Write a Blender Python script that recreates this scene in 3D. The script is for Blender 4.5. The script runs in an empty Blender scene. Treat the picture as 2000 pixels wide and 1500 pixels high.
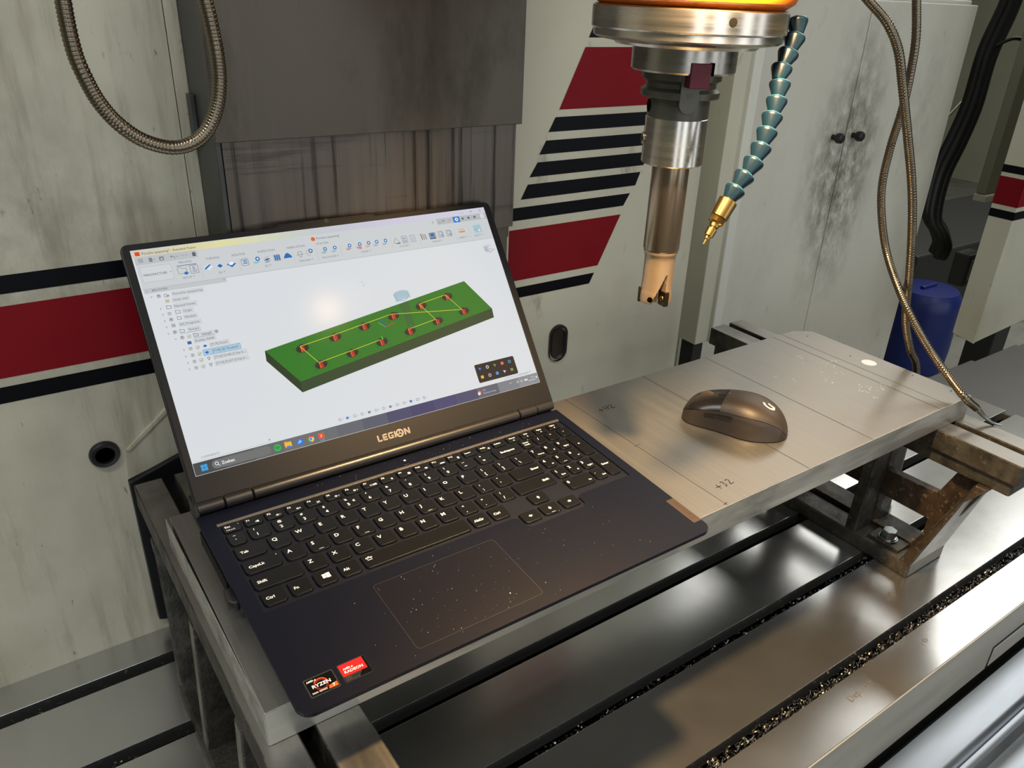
import bpy, bmesh, math, random
import numpy as np
from mathutils import Vector, Matrix
random.seed(7)
C = bpy.context.scene
S = 0.001                       # everything below is written in millimetres; z = 0 is the laptop's front edge,
ZO = 1100.0                     # which stands 1100 mm above the workshop floor

# ------------------------------------------------------------------ camera, world, lights, exposure
cam_d = bpy.data.cameras.new('camera'); cam = bpy.data.objects.new('camera', cam_d)
C.collection.objects.link(cam); C.camera = cam
cam_d.sensor_fit = 'HORIZONTAL'; cam_d.sensor_width = 36.0
cam_d.lens = 36.0 * 1558.657 / 2000
cam_d.shift_x = -31.98 / 2000; cam_d.shift_y = 12.55 / 2000
cam_d.clip_start = 0.02; cam_d.clip_end = 60
RC = Matrix(((0.8140472, -0.5792018, 0.0430402), (-0.2304801, -0.390173, -0.891428), (0.5331098, 0.7157446, -0.4511137)))
M = Matrix((RC[0], -RC[1], -RC[2])).transposed().to_4x4()
M.translation = Vector((-99.646, -348.162, 401.621 + ZO)) * S
cam.matrix_world = M

w = bpy.data.worlds.new('workshop_air'); C.world = w; w.use_nodes = True
bg = w.node_tree.nodes['Background']; bg.inputs[0].default_value = (0.90, 0.95, 1.0, 1); bg.inputs[1].default_value = 0.44

def lamp(name, kind, loc, energy, color, **kw):
    d = bpy.data.lights.new(name, kind); d.energy = energy; d.color = color
    for k, v in kw.items(): setattr(d, k, v)
    o = bpy.data.objects.new(name, d); C.collection.objects.link(o)
    o.location = Vector((loc[0], loc[1], loc[2] + ZO)) * S
    return o
def aim(o, t):
    t = Vector((t[0], t[1], t[2] + ZO)) * S
    o.rotation_euler = (t - o.location).to_track_quat('-Z', 'Y').to_euler()
# machine work lamp beside the spindle head: warm and close
l = lamp('work_lamp', 'SPOT', (328, 9, 493), 46, (1.0, 0.63, 0.28), shadow_soft_size=0.02, spot_size=math.radians(118), spot_blend=0.85)
aim(l, (450, 60, -22))
# fluorescent fittings of the hall roof
for i, (x, y, e, sx, sy) in enumerate([(-900, -900, 34, 1.5, 0.3), (4500, 900, 118, 3.0, 3.4), (-1900, 700, 42, 1.5, .8), (900, -2400, 40, 2.4, 0.3)]):
    l = lamp('roof_light', 'AREA', (x, y, 2300), e, (1.0, 0.985, 0.93), shape='RECTANGLE', size=sx, size_y=sy)
# cool area lights added before the windowless front wall to brighten metal reflections
for x in (-2300, -300, 2200, 4400):
    l = lamp('reflection_fill', 'AREA', (x, -3960, 300), 20, (0.86, 0.93, 1.0), shape='RECTANGLE', size=1.1, size_y=2.4)
    aim(l, (x, 0, 300))
C.view_settings.view_transform = 'Standard'; C.view_settings.look = 'None'
C.view_settings.exposure = 0.0; C.view_settings.gamma = 1.0
try: C.view_settings.use_curve_mapping = False
except Exception: pass

# ------------------------------------------------------------------ materials
MAT = {}
def rgb(r, g, b):               # sRGB 0-255 to linear
    f = lambda c: (c / 255 / 12.92) if c / 255 <= 0.04045 else ((c / 255 + 0.055) / 1.055) ** 2.4
    return (f(r), f(g), f(b), 1)
def mat(name, col, metal=0.0, rough=0.5, var=0.0, vscale=(30, 30, 30), rvar=0.0, bump=0.0, bscale=200, emis=None, es=1.0,
        dirt=None, dscale=(12, 12, 12), damt=0.5, dthr=(0.5, 0.7), spec=0.5, coat=0.0, coord='Object', stain=None):
    m = bpy.data.materials.new(name); m.use_nodes = True; nt = m.node_tree; N = nt.nodes; L = nt.links
    p = N['Principled BSDF']; p.inputs['Base Color'].default_value = col
    p.inputs['Metallic'].default_value = metal; p.inputs['Roughness'].default_value = rough
    p.inputs['Specular IOR Level'].default_value = spec
    if coat: p.inputs['Coat Weight'].default_value = coat; p.inputs['Coat Roughness'].default_value = 0.12
    if emis: p.inputs['Emission Color'].default_value = emis; p.inputs['Emission Strength'].default_value = es
    tc = N.new('ShaderNodeTexCoord')
    def noise(sc, detail=5, rough_=0.6):
        mp = N.new('ShaderNodeMapping'); mp.inputs['Scale'].default_value = sc
        L.new(tc.outputs[coord], mp.inputs[0])
        n = N.new('ShaderNodeTexNoise'); n.inputs['Scale'].default_value = 1; n.inputs['Detail'].default_value = detail
        n.inputs['Roughness'].default_value = rough_
        L.new(mp.outputs[0], n.inputs[0]); return n
    cur = None
    if var or rvar:
        n = noise(vscale)
        if var:
            mr = N.new('ShaderNodeMapRange'); mr.inputs[1].default_value = 0.3; mr.inputs[2].default_value = 0.7
            mr.inputs[3].default_value = 1 - var; mr.inputs[4].default_value = 1 + var
            L.new(n.outputs[0], mr.inputs[0])
            vm = N.new('ShaderNodeVectorMath'); vm.operation = 'SCALE'; vm.inputs[0].default_value = col[:3]
            L.new(mr.outputs[0], vm.inputs['Scale']); cur = vm.outputs[0]
        if rvar:
            mr = N.new('ShaderNodeMapRange'); mr.inputs[1].default_value = 0.3; mr.inputs[2].default_value = 0.7
            mr.inputs[3].default_value = max(0.02, rough - rvar); mr.inputs[4].default_value = rough + rvar
            L.new(n.outputs[0], mr.inputs[0]); L.new(mr.outputs[0], p.inputs['Roughness'])
    for k, (dc, ds, da, dt) in enumerate(dirt or []):
        n = noise(ds, 8, 0.65)
        mr = N.new('ShaderNodeMapRange'); mr.inputs[1].default_value = dt[0]; mr.inputs[2].default_value = dt[1]
        mr.inputs[3].default_value = 0; mr.inputs[4].default_value = da
        L.new(n.outputs[0], mr.inputs[0])
        mx = N.new('ShaderNodeMix'); mx.data_type = 'RGBA'
        if cur is not None: L.new(cur, mx.inputs[6])
        else: mx.inputs[6].default_value = col
        mx.inputs[7].default_value = dc; L.new(mr.outputs[0], mx.inputs[0]); cur = mx.outputs[2]
    if stain:                       # hand grime: (x, half width, z0, z1) in the object's own metres
        sx = N.new('ShaderNodeSeparateXYZ'); L.new(tc.outputs[coord], sx.inputs[0])
        def mth(op, a, b):
            q = N.new('ShaderNodeMath'); q.operation = op; q.use_clamp = op == 'MULTIPLY'
            for i, v in enumerate((a, b)):
                if isinstance(v, (int, float)): q.inputs[i].default_value = v
                else: L.new(v, q.inputs[i])
            return q.outputs[0]
        for (x_, hw, z0, z1, am) in stain:
            ax = mth('SUBTRACT', 1.0, mth('DIVIDE', mth('ABSOLUTE', mth('SUBTRACT', sx.outputs[0], x_), 0), hw))
            az = mth('SUBTRACT', 1.0, mth('DIVIDE', mth('ABSOLUTE', mth('SUBTRACT', sx.outputs[2], (z0 + z1) / 2), 0), (z1 - z0) / 2))
            k = mth('MULTIPLY', mth('MAXIMUM', ax, 0), mth('MAXIMUM', az, 0))
            n = noise((34, 34, 20), 8, 0.7)
            t = N.new('ShaderNodeMapRange'); t.inputs[1].default_value = 0.36; t.inputs[2].default_value = 0.62; L.new(n.outputs[0], t.inputs[0])
            f = mth('MULTIPLY', mth('POWER', k, 0.6), mth('MULTIPLY', t.outputs[0], am))
            mx = N.new('ShaderNodeMix'); mx.data_type = 'RGBA'; L.new(f, mx.inputs[0])
            if cur is not None: L.new(cur, mx.inputs[6])
            else: mx.inputs[6].default_value = col
            mx.inputs[7].default_value = rgb(92, 88, 74); cur = mx.outputs[2]
    if cur is not None: L.new(cur, p.inputs['Base Color'])
    if bump:
        n = noise((bscale, bscale, bscale) if not isinstance(bscale, tuple) else bscale, 4)
        b = N.new('ShaderNodeBump'); b.inputs['Strength'].default_value = bump; b.inputs['Distance'].default_value = 0.001
        L.new(n.outputs[0], b.inputs['Height']); L.new(b.outputs[0], p.inputs['Normal'])
    MAT[name] = m; return m
G = lambda v: (v, v, v, 1)
mat('cream_paint', rgb(182, 179, 162), 0, 0.42, var=0.05, vscale=(3, 3, 1.5), bump=0.05, bscale=60,
    dirt=[(rgb(128, 121, 102), (55, 55, 5), 0.55, (0.50, 0.68)), (rgb(70, 64, 54), (110, 110, 34), 0.7, (0.645, 0.69)), (rgb(140, 134, 114), (5, 5, 4), 0.5, (0.48, 0.7))],
    stain=[(-.42, .22, .30, .60, .55)])
mat('cream_paint_clean', rgb(190, 188, 170), 0, 0.4, var=0.04, vscale=(3, 3, 3),
    dirt=[(rgb(128, 124, 110), (30, 30, 12), 0.6, (0.62, 0.72)), (rgb(150, 148, 134), (5, 5, 3), 0.4, (0.5, 0.7))])
mat('door_paint', rgb(208, 206, 194), 0, 0.38, var=0.04, vscale=(2, 2, 2), dirt=[(rgb(140, 136, 120), (30, 30, 12), 0.5, (0.63, 0.73)), (rgb(180, 178, 165), (4, 4, 2), 0.5, (0.5, 0.7))],
    stain=[(.095, .11, .80, 1.50, .9), (.085, .16, .95, 1.35, .7), (.37, .12, 1.05, 1.45, .25)])
mat('cabinet_paint', rgb(206, 206, 196), 0, 0.38, var=0.04, vscale=(2, 2, 2),
    dirt=[(rgb(120, 116, 100), (24, 24, 11), 0.5, (0.63, 0.73)), (rgb(170, 168, 155), (4, 4, 2), 0.5, (0.5, 0.7))])
mat('black_vinyl', rgb(7, 8, 14), 0, 0.35, spec=0.12)
mat('red_vinyl', rgb(118, 8, 22), 0, 0.42, var=0.06, vscale=(20, 20, 20), spec=0.15)
mat('housing_grey', rgb(74, 76, 75), 0.55, 0.42, var=0.14, vscale=(5, 5, 3), dirt=[(rgb(50, 48, 42), (12, 12, 4), 0.6, (0.5, 0.7))])
mat('cover_plate', rgb(92, 86, 77), 0.75, 0.42, var=0.12, vscale=(6, 6, 3), rvar=0.08,
    dirt=[(rgb(58, 52, 44), (14, 14, 6), 0.7, (0.52, 0.72)), (rgb(120, 112, 102), (30, 30, 4), 0.3, (0.55, 0.75))])
mat('cover_plate_streaked', rgb(100, 92, 84), 0.75, 0.40, var=0.18, vscale=(90, 90, 1.5), rvar=0.06,
    dirt=[(rgb(34, 30, 28), (110, 110, 2.2), 0.85, (0.54, 0.66)), (rgb(44, 40, 38), (3, 3, 55), 0.75, (0.56, 0.68))])
mat('ground_steel', rgb(186, 187, 187), 0.93, 0.22, var=0.03, vscale=(8, 8, 8), rvar=0.03, bump=0.02, bscale=(40, 900, 40),
    dirt=[(rgb(140, 135, 126), (5, 5, 5), 0.4, (0.5, 0.75)), (rgb(120, 114, 104), (60, 60, 60), 0.35, (0.68, 0.76))])
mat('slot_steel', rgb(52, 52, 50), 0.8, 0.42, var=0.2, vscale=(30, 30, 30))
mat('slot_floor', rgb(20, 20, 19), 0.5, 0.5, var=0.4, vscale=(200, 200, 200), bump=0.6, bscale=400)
mat('slab_steel', rgb(146, 144, 139), 0.84, 0.40, var=0.07, vscale=(240, 9, 60), rvar=0.03, bump=0.06, bscale=(900, 30, 100),
    dirt=[(rgb(140, 136, 128), (6, 4, 9), 0.3, (0.5, 0.8))])
mat('slab_edge', rgb(188, 188, 182), 0.8, 0.42, var=0.15, vscale=(8, 60, 60), rvar=0.12, dirt=[(rgb(90, 88, 84), (10, 30, 30), 0.5, (0.55, 0.7))])
mat('scribed', rgb(30, 27, 24), 0.2, 0.6)
mat('scuff', rgb(222, 220, 214), 0.7, 0.4)
mat('cast_iron', rgb(68, 66, 60), 0.45, 0.46, var=0.35, vscale=(50, 50, 50), rvar=0.14, bump=1.0, bscale=220,
    dirt=[(rgb(28, 26, 23), (26, 26, 26), 0.8, (0.45, 0.62)), (rgb(128, 122, 104), (60, 60, 60), 0.55, (0.62, 0.70))])
mat('rusty_iron', rgb(56, 45, 33), 0.25, 0.55, var=0.4, vscale=(60, 60, 60), bump=0.9, bscale=160,
    dirt=[(rgb(34, 24, 16), (40, 40, 40), 0.8, (0.48, 0.62)), (rgb(118, 106, 88), (130, 130, 130), 0.7, (0.57, 0.66))])
mat('ground_iron', rgb(146, 144, 139), 0.9, 0.34, var=0.1, vscale=(50, 8, 50), rvar=0.08, dirt=[(rgb(84, 80, 74), (14, 8, 14), 0.6, (0.5, 0.7))])
mat('worn_iron', rgb(142, 140, 130), 0.7, 0.42, var=0.25, vscale=(30, 30, 30), bump=0.3, bscale=80, dirt=[(rgb(70, 66, 56), (18, 18, 10), 0.7, (0.5, 0.65))])
mat('zinc', rgb(150, 156, 158), 1.0, 0.28, var=0.1, vscale=(100, 100, 100))
mat('deck_plastic', rgb(6, 10, 25), 0.0, 0.44, var=0.06, vscale=(60, 60, 60), bump=0.05, bscale=2500, spec=0.2)
mat('deck_recess', rgb(12, 16, 28), 0.0, 0.5, spec=0.25)
mat('side_plastic', rgb(15, 15, 18), 0.0, 0.4, spec=.35)
mat('lid_plastic', rgb(15, 15, 18), 0.0, 0.48, bump=0.04, bscale=2500, spec=0.22)
mat('hinge_plastic', rgb(26, 26, 28), 0.0, 0.34)
mat('key_plastic', rgb(5, 6, 8), 0.0, 0.36, spec=0.4)
mat('key_print', rgb(205, 208, 212), 0, 0.5, emis=G(0.8), es=0.2)
mat('touchpad_glass', rgb(13, 14, 24), 0.0, 0.36, spec=0.3)
mat('pad_rim', rgb(32, 33, 40), 0.0, 0.4)
mat('trim_strip', rgb(150, 144, 134), 0.9, 0.34)
mat('white_dot', G(0.9), 0, 0.5, emis=G(1), es=0.8)
mat('tag_metal', rgb(96, 80, 68), 0.8, 0.4)
mat('tag_print', rgb(60, 48, 40), 0.3, 0.5)
mat('emblem_metal', rgb(122, 116, 108), 0.5, 0.4)
mat('dust', rgb(190, 190, 185), 0, 0.7)
mat('sticker_black', rgb(26, 26, 28), 0.6, 0.2)
mat('sticker_silver', rgb(205, 205, 205), 1.0, 0.2, var=0.2, vscale=(300, 300, 300))
mat('sticker_red', rgb(196, 26, 32), 0.0, 0.35)
mat('sticker_orange', rgb(232, 92, 36), 0.0, 0.35)
mat('sticker_darkred', rgb(110, 32, 28), 0.2, 0.35)
mat('sticker_white', rgb(236, 236, 236), 0.0, 0.4)
mat('spindle_orange', rgb(206, 104, 14), 0.0, 0.36, var=0.05, vscale=(20, 20, 20), coat=0.2)
mat('polished_steel', rgb(200, 194, 184), 1.0, 0.25, var=0.08, vscale=(6, 6, 200), rvar=0.05)
mat('nose_steel', rgb(158, 152, 144), 1.0, 0.28, var=0.1, vscale=(6, 6, 200), rvar=0.05)
mat('black_oxide', rgb(84, 82, 72), 0.5, 0.4, var=0.08, vscale=(30, 30, 200))
mat('brown_shank', rgb(160, 142, 120), 1.0, 0.3, rvar=0.04, vscale=(60, 60, 8), var=0.08)
mat('cutter_satin', rgb(168, 146, 120), 0.75, 0.4, var=0.06, vscale=(60, 60, 60))
mat('insert_carbide', rgb(58, 50, 38), 0.9, 0.3, var=0.4, vscale=(400, 400, 400))
mat('hole_black', G(0.003), 0.0, 0.8, spec=0.02)
mat('key_red', rgb(98, 36, 44), 0.4, 0.5, var=0.1, vscale=(60, 60, 400))
mat('hose_teal', rgb(8, 27, 42), 0.0, 0.3, spec=0.4)
mat('hose_rim_light', rgb(30, 66, 88), 0.0, 0.28)  # lighter teal for the painted highlight on the hose rims
mat('brass', rgb(168, 138, 80), 1.0, 0.26, var=0.1, vscale=(100, 100, 100))
mat('conduit_steel', rgb(124, 114, 98), 1.0, 0.28, var=0.08, vscale=(60, 60, 60))
mat('mouse_matte', rgb(60, 53, 46), 0.25, 0.46, bump=0.03, bscale=3000)
mat('mouse_gloss', rgb(26, 24, 23), 0.0, 0.26)
mat('mouse_side', rgb(42, 38, 35), 0.0, 0.42)
mat('wheel_rubber', rgb(62, 52, 43), 0.0, 0.6)
mat('logo_print', rgb(214, 210, 202), 0.3, 0.4)
mat('blue_plastic', rgb(8, 28, 96), 0.0, 0.4)
mat('black_cable', rgb(16, 16, 17), 0.0, 0.5)
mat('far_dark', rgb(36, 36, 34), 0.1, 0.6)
mat('black_plate', rgb(26, 27, 30), 0.3, 0.38)
mat('black_rubber', rgb(22, 22, 24), 0.0, 0.45)
mat('mirror_metal', rgb(190, 188, 180), 1.0, 0.12)
mat('chrome_cover', rgb(150, 156, 164), 1.0, 0.36, var=0.06, vscale=(6, 40, 40), rvar=0.05)
mat('pencil', rgb(116, 112, 106), 0.4, 0.5)
mat('band_steel', rgb(180, 178, 168), 0.6, 0.45, var=0.08, vscale=(4, 30, 30), rvar=0.06)
mat('way_plate', rgb(104, 104, 104), 0.8, 0.46, var=0.06, vscale=(8, 8, 8))
mat('chip_metal', rgb(112, 110, 106), 1.0, 0.35)
mat('concrete', rgb(112, 112, 104), 0, 0.8, var=0.2, vscale=(2, 2, 2), dirt=[(rgb(40, 40, 36), (3, 3, 3), 0.7, (0.5, 0.7))])
mat('hall_paint', rgb(128, 128, 110), 0, 0.8, var=0.1, vscale=(1, 1, 1))
mat('ceiling_paint', rgb(90, 92, 88), 0, 0.9)
def emi(name, col, k=1.0):      # a colour shown by the laptop's display: it emits and keeps the panel's sheen
    if name in MAT: return MAT[name]
    c = rgb(*col); return mat(name, (0.012, 0.012, 0.013, 1), 0, 0.15, spec=0.006, emis=c, es=k * 0.93)

# ------------------------------------------------------------------ mesh helpers (coordinates in mm)
def box(x0, x1, y0, y1, z0, z1):
    return (np.array([(x, y, z) for x in (x0, x1) for y in (y0, y1) for z in (z0, z1)], float),
            [(0, 1, 3, 2), (4, 6, 7, 5), (0, 4, 5, 1), (2, 3, 7, 6), (0, 2, 6, 4), (1, 5, 7, 3)])
AX = {'z': lambda a, b, c: (a, b, c), 'x': lambda a, b, c: (c, a, b), 'y': lambda a, b, c: (a, c, b)}
def prism(poly, c0, c1, axis='z', top=None):
    """Extrude a polygon; for axis x the polygon is (y, z), for y it is (x, z)."""
    n = len(poly); t = top or poly; f = AX[axis]
    v = [f(a, b, c0) for a, b in poly] + [f(a, b, c1) for a, b in t]
    F = [tuple(range(n)), tuple(range(n, 2 * n))] + [(i, (i + 1) % n, n + (i + 1) % n, n + i) for i in range(n)]
    return np.array(v, float), F
def rrect(x0, x1, y0, y1, r, seg=4):
    rs = r if isinstance(r, (tuple, list)) else (r,) * 4   # corners: (x1,y1),(x0,y1),(x0,y0),(x1,y0)
    P = []
    for (cx, cy, sx, sy, a0), q in zip([(x1, y1, -1, -1, 0), (x0, y1, 1, -1, 90), (x0, y0, 1, 1, 180), (x1, y0, -1, 1, 270)], rs):
        for k in range(seg + 1):
            a = math.radians(a0 + 90 * k / seg); P.append((cx + sx * q + q * math.cos(a), cy + sy * q + q * math.sin(a)))
    return P
def ellipse(cx, cy, rx, ry, n=24, rot=0.0):
    c, s = math.cos(rot), math.sin(rot)
    return [(cx + rx * math.cos(t) * c - ry * math.sin(t) * s, cy + rx * math.cos(t) * s + ry * math.sin(t) * c) for t in [2 * math.pi * k / n for k in range(n)]]
def lathe(prof, n=48, cx=0, cy=0):
    """prof: (r, z) from one end to the other."""
    v = []; F = []
    for r, z in prof:
        for k in range(n):
            a = 2 * math.pi * k / n; v.append((cx + r * math.cos(a), cy + r * math.sin(a), z))
    m = len(prof)
    for i in range(m - 1):
        for k in range(n):
            F.append((i * n + k, i * n + (k + 1) % n, (i + 1) * n + (k + 1) % n, (i + 1) * n + k))
    if prof[0][0] > 1e-6: F.append(tuple(range(n)))
    if prof[-1][0] > 1e-6: F.append(tuple(range((m - 1) * n, m * n)))
    return np.array(v, float), F
def smooth_path(pts, step):
    P = [Vector(p) for p in pts]; out = []
    Q = [P[0] * 2 - P[1]] + P + [P[-1] * 2 - P[-2]]
    for i in range(1, len(Q) - 2):
        a, b, c, d = Q[i - 1:i + 3]; n = max(2, int((c - b).length / step))
        for k in range(n):
            t = k / n
            out.append(0.5 * ((2 * b) + (c - a) * t + (2 * a - 5 * b + 4 * c - d) * t * t + (3 * b - a - 3 * c + d) * t ** 3))
    out.append(P[-1]); return out
def tube(path, rad, n=12, cap=True):
    v = []; F = []; m = len(path); up = None
    for i, p in enumerate(path):
        t = (path[min(i + 1, m - 1)] - path[max(i - 1, 0)]).normalized()
        if up is None: up = t.orthogonal().normalized()
        up = (up - t * up.dot(t)).normalized(); s = t.cross(up)
        r = rad(i / (m - 1)) if callable(rad) else rad
        for k in range(n):
            a = 2 * math.pi * k / n; v.append(tuple(p + (up * math.cos(a) + s * math.sin(a)) * r))
    for i in range(m - 1):
        for k in range(n): F.append((i * n + k, i * n + (k + 1) % n, (i + 1) * n + (k + 1) % n, (i + 1) * n + k))
    if cap: F += [tuple(range(n)), tuple(range((m - 1) * n, m * n))]
    return np.array(v, float), F
def holed(outer, holes, c0, c1, axis='z'):
    """A plate with holes through it."""
    bm = bmesh.new(); f = AX[axis]; loops = []
    for lp in [outer] + holes:
        vs = [bm.verts.new((a, b, 0)) for a, b in lp]; loops.append(vs)
        for i in range(len(vs)): bm.edges.new((vs[i], vs[(i + 1) % len(vs)]))
    bmesh.ops.triangle_fill(bm, use_beauty=True, use_dissolve=False, edges=bm.edges[:])
    bm.verts.index_update(); n = len(bm.verts)
    P = [(q.co.x, q.co.y) for q in bm.verts]; T = [[q.index for q in fc.verts] for fc in bm.faces]
    L = [[q.index for q in lp] for lp in loops]; bm.free()
    v = [f(a, b, c0) for a, b in P] + [f(a, b, c1) for a, b in P]
    F = [tuple(t) for t in T] + [tuple(n + i for i in reversed(t)) for t in T]
    for lp in L: F += [(lp[i], lp[(i + 1) % len(lp)], n + lp[(i + 1) % len(lp)], n + lp[i]) for i in range(len(lp))]
    return np.array(v, float), F
def flat(poly, z): return np.array([(a, b, z) for a, b in poly], float), [tuple(range(len(poly)))]
def xf(geo, M3=None, t=(0, 0, 0)):
    v, F = geo
    if M3 is not None: v = v @ np.array(M3).T
    return v + np.array(t, float), F
def join(*geos):
    V = []; F = []; n = 0
    for v, f in geos:
        V.append(v); F += [tuple(i + n for i in q) for q in f]; n += len(v)
    return np.concatenate(V), F

ORG = {}
def link(o): C.collection.objects.link(o); return o
def tag(o, label=None, cat=None, group=None, kind=None):
    if label: o['label'] = label
    if cat: o['category'] = cat
    if group: o['group'] = group
    if kind: o['kind'] = kind
    return o
def thing(name, label, cat, at=(0, 0, 0), group=None, rot=None):
    o = link(bpy.data.objects.new(name, None)); o.empty_display_size = 0.02
    o.location = Vector((at[0], at[1], at[2] + ZO)) * S
    if rot is not None: o.rotation_euler = rot.to_euler(); ORG[o.name] = (0, 0, 0)
    else: ORG[o.name] = at
    return tag(o, label, cat, group)
def mesh_of(name, geo, mats, smooth=None, bevel=0, mi=None, seg=2):
    v, F = geo
    me = bpy.data.meshes.new(name)
    me.from_pydata([tuple(q) for q in (v * S)], [], [tuple(f) for f in F])
    for m in (mats if isinstance(mats, (list, tuple)) else [mats]): me.materials.append(MAT[m])
    if mi is not None: me.polygons.foreach_set('material_index', mi)
    bm = bmesh.new(); bm.from_mesh(me)
    if len(F) > 1: bmesh.ops.recalc_face_normals(bm, faces=bm.faces[:])
    if bevel:
        es = [e for e in bm.edges if len(e.link_faces) == 2 and e.calc_face_angle(0) > 0.6]
        bmesh.ops.bevel(bm, geom=es, offset=bevel * S, segments=seg, affect='EDGES', profile=0.5, clamp_overlap=True)
    bm.to_mesh(me); bm.free()
    if smooth:
        me.polygons.foreach_set('use_smooth', [True] * len(me.polygons))
        me.set_sharp_from_angle(angle=math.radians(smooth))
    return me
def part(name, geo, mats, parent=None, smooth=None, bevel=0, at=None, mi=None, seg=2, world=True):
    """A mesh object; geo is in the frame of its thing. `at` moves the object's own origin there."""
    org = np.array(ORG.get(parent.name, (0, 0, 0)) if parent else (0, 0, 0), float)
    v, F = geo
    o0 = np.array(at, float) if at is not None else org
    me = mesh_of(name, (v - o0, F), mats, smooth, bevel, mi, seg)
    o = link(bpy.data.objects.new(name, me)); o.parent = parent
    loc = (o0 - org) * S
    if parent is None: loc = loc + np.array((0, 0, ZO * S))
    o.location = Vector(loc); ORG[o.name] = tuple(o0) if True else None
    return o
def copy_of(src, parent, loc=None):
    c = src.copy(); link(c); c.parent = parent
    if loc is not None: c.location = Vector(loc) * S
    return c
def struct(name, geo, mats, **k): return tag(part(name, geo, mats, None, **k), kind='structure')

# ------------------------------------------------------------------ lettering (built-in font, every glyph meshed once)
CH = sorted(set("ABCDEFGHIJKLMNOPQRSTUVWXYZabcdefghijklmnopqrstuvwxyz0123456789!@#$%^&*()-_=+[]{};:'\",.<>/?\\|`~€*•®²…"))
def build_glyphs(offset):
    objs = []
    def t(body):
        cu = bpy.data.curves.new('glyph', 'FONT'); cu.body = body; cu.size = 1; cu.resolution_u = 2; cu.offset = offset
        cu.fill_mode = 'FRONT'; o = bpy.data.objects.new('glyph', cu); C.collection.objects.link(o); objs.append(o); return o
    pairs = {c: (t(c), t('|' + c + '|')) for c in CH}; pp = t('||'); H = t('H')
    bpy.context.view_layer.update(); dg = bpy.context.evaluated_depsgraph_get(); dat = {}
    def get(o):
        e = o.evaluated_get(dg); me = e.to_mesh(); V = np.array([tuple(q.co) for q in me.vertices]).reshape(-1, 3)[:, :2]
        F = [tuple(p.vertices) for p in me.polygons]; e.to_mesh_clear(); return V, F
    hv = get(H)[0]; cap = hv[:, 1].max() - hv[:, 1].min(); wpp = np.ptp(get(pp)[0][:, 0]); out = {}
    for c, (a, b) in pairs.items():
        V, F = get(a); out[c] = (V / cap, F, (np.ptp(get(b)[0][:, 0]) - wpp) / cap)
    out[' '] = (np.zeros((0, 2)), [], 0.38)
    for o in objs:
        cu = o.data; bpy.data.objects.remove(o); bpy.data.curves.remove(cu)
    return out
GLY = build_glyphs(0.0); GLB = build_glyphs(0.02)
def text_geo(s, x, y, h, z=0.0, width=None, bold=False, anchor='l', sx=1.0):
    g = GLB if bold else GLY; V = []; F = []; n = 0; cx = 0.0
    for c in s:
        v, f, adv = g.get(c, g[' '])
        if len(v):
            V.append(np.column_stack([v[:, 0] + cx, v[:, 1], np.zeros(len(v))])); F += [tuple(i + n for i in q) for q in f]; n += len(v)
        cx += adv
    if not V: return np.zeros((0, 3)), []
    V = np.concatenate(V); kx = (width / cx) if width else h * sx
    off = {'l': 0, 'c': -cx * kx / 2, 'r': -cx * kx}[anchor]
    return np.column_stack([V[:, 0] * kx + x + off, V[:, 1] * h + y, np.full(len(V), z)]), F
class Layers:
    """Coloured flat shapes collected into one mesh with one material per colour."""
    def __init__(s): s.V = []; s.F = []; s.M = []; s.mats = []; s.n = 0
    def add(s, geo, m):
        if m not in s.mats: s.mats.append(m)
        v, f = geo
        if not len(f): return
        s.V.append(v); s.F += [tuple(i + s.n for i in q) for q in f]; s.M += [s.mats.index(m)] * len(f); s.n += len(v)
    def geo(s): return np.concatenate(s.V), s.F
def poly_line(pts, wd, z):
    G_ = []
    for (a, b), (c, d) in zip(pts[:-1], pts[1:]):
        L_ = math.hypot(c - a, d - b) or 1; nx, ny = -(d - b) / L_ * wd / 2, (c - a) / L_ * wd / 2
        G_.append(flat([(a + nx, b + ny), (c + nx, d + ny), (c - nx, d - ny), (a - nx, b - ny)], z))
    return join(*G_)
def ring2(cx, cy, ro, ri, z, a0=0, a1=360, n=20):
    A = [math.radians(a0 + (a1 - a0) * k / n) for k in range(n + 1)]
    v = [(cx + ro * math.cos(t), cy + ro * math.sin(t), z) for t in A] + [(cx + ri * math.cos(t), cy + ri * math.sin(t), z) for t in A]
    return np.array(v), [(i, i + 1, n + 2 + i, n + 1 + i) for i in range(n)]

# ================================================================== THE SETTING
TZ = -262.0                     # top of the machine table
struct('floor', box(-4000, 9000, -4000, 6000, -1160, -1100), 'concrete')
struct('wall_back', box(-4000, 9000, 5000, 5100, -1100, 2600), 'hall_paint')
struct('wall_right', box(8000, 8100, -4000, 5000, -1100, 2600), 'hall_paint')
struct('ceiling', box(-4000, 9000, -4000, 6000, 2600, 2660), 'ceiling_paint')
struct('wall_front', box(-4000, 9000, -4100, -4000, -1100, 2600), 'hall_paint')
struct('wall_left', box(-4100, -4000, -4000, 5000, -1100, 2600), 'hall_paint')

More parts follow.
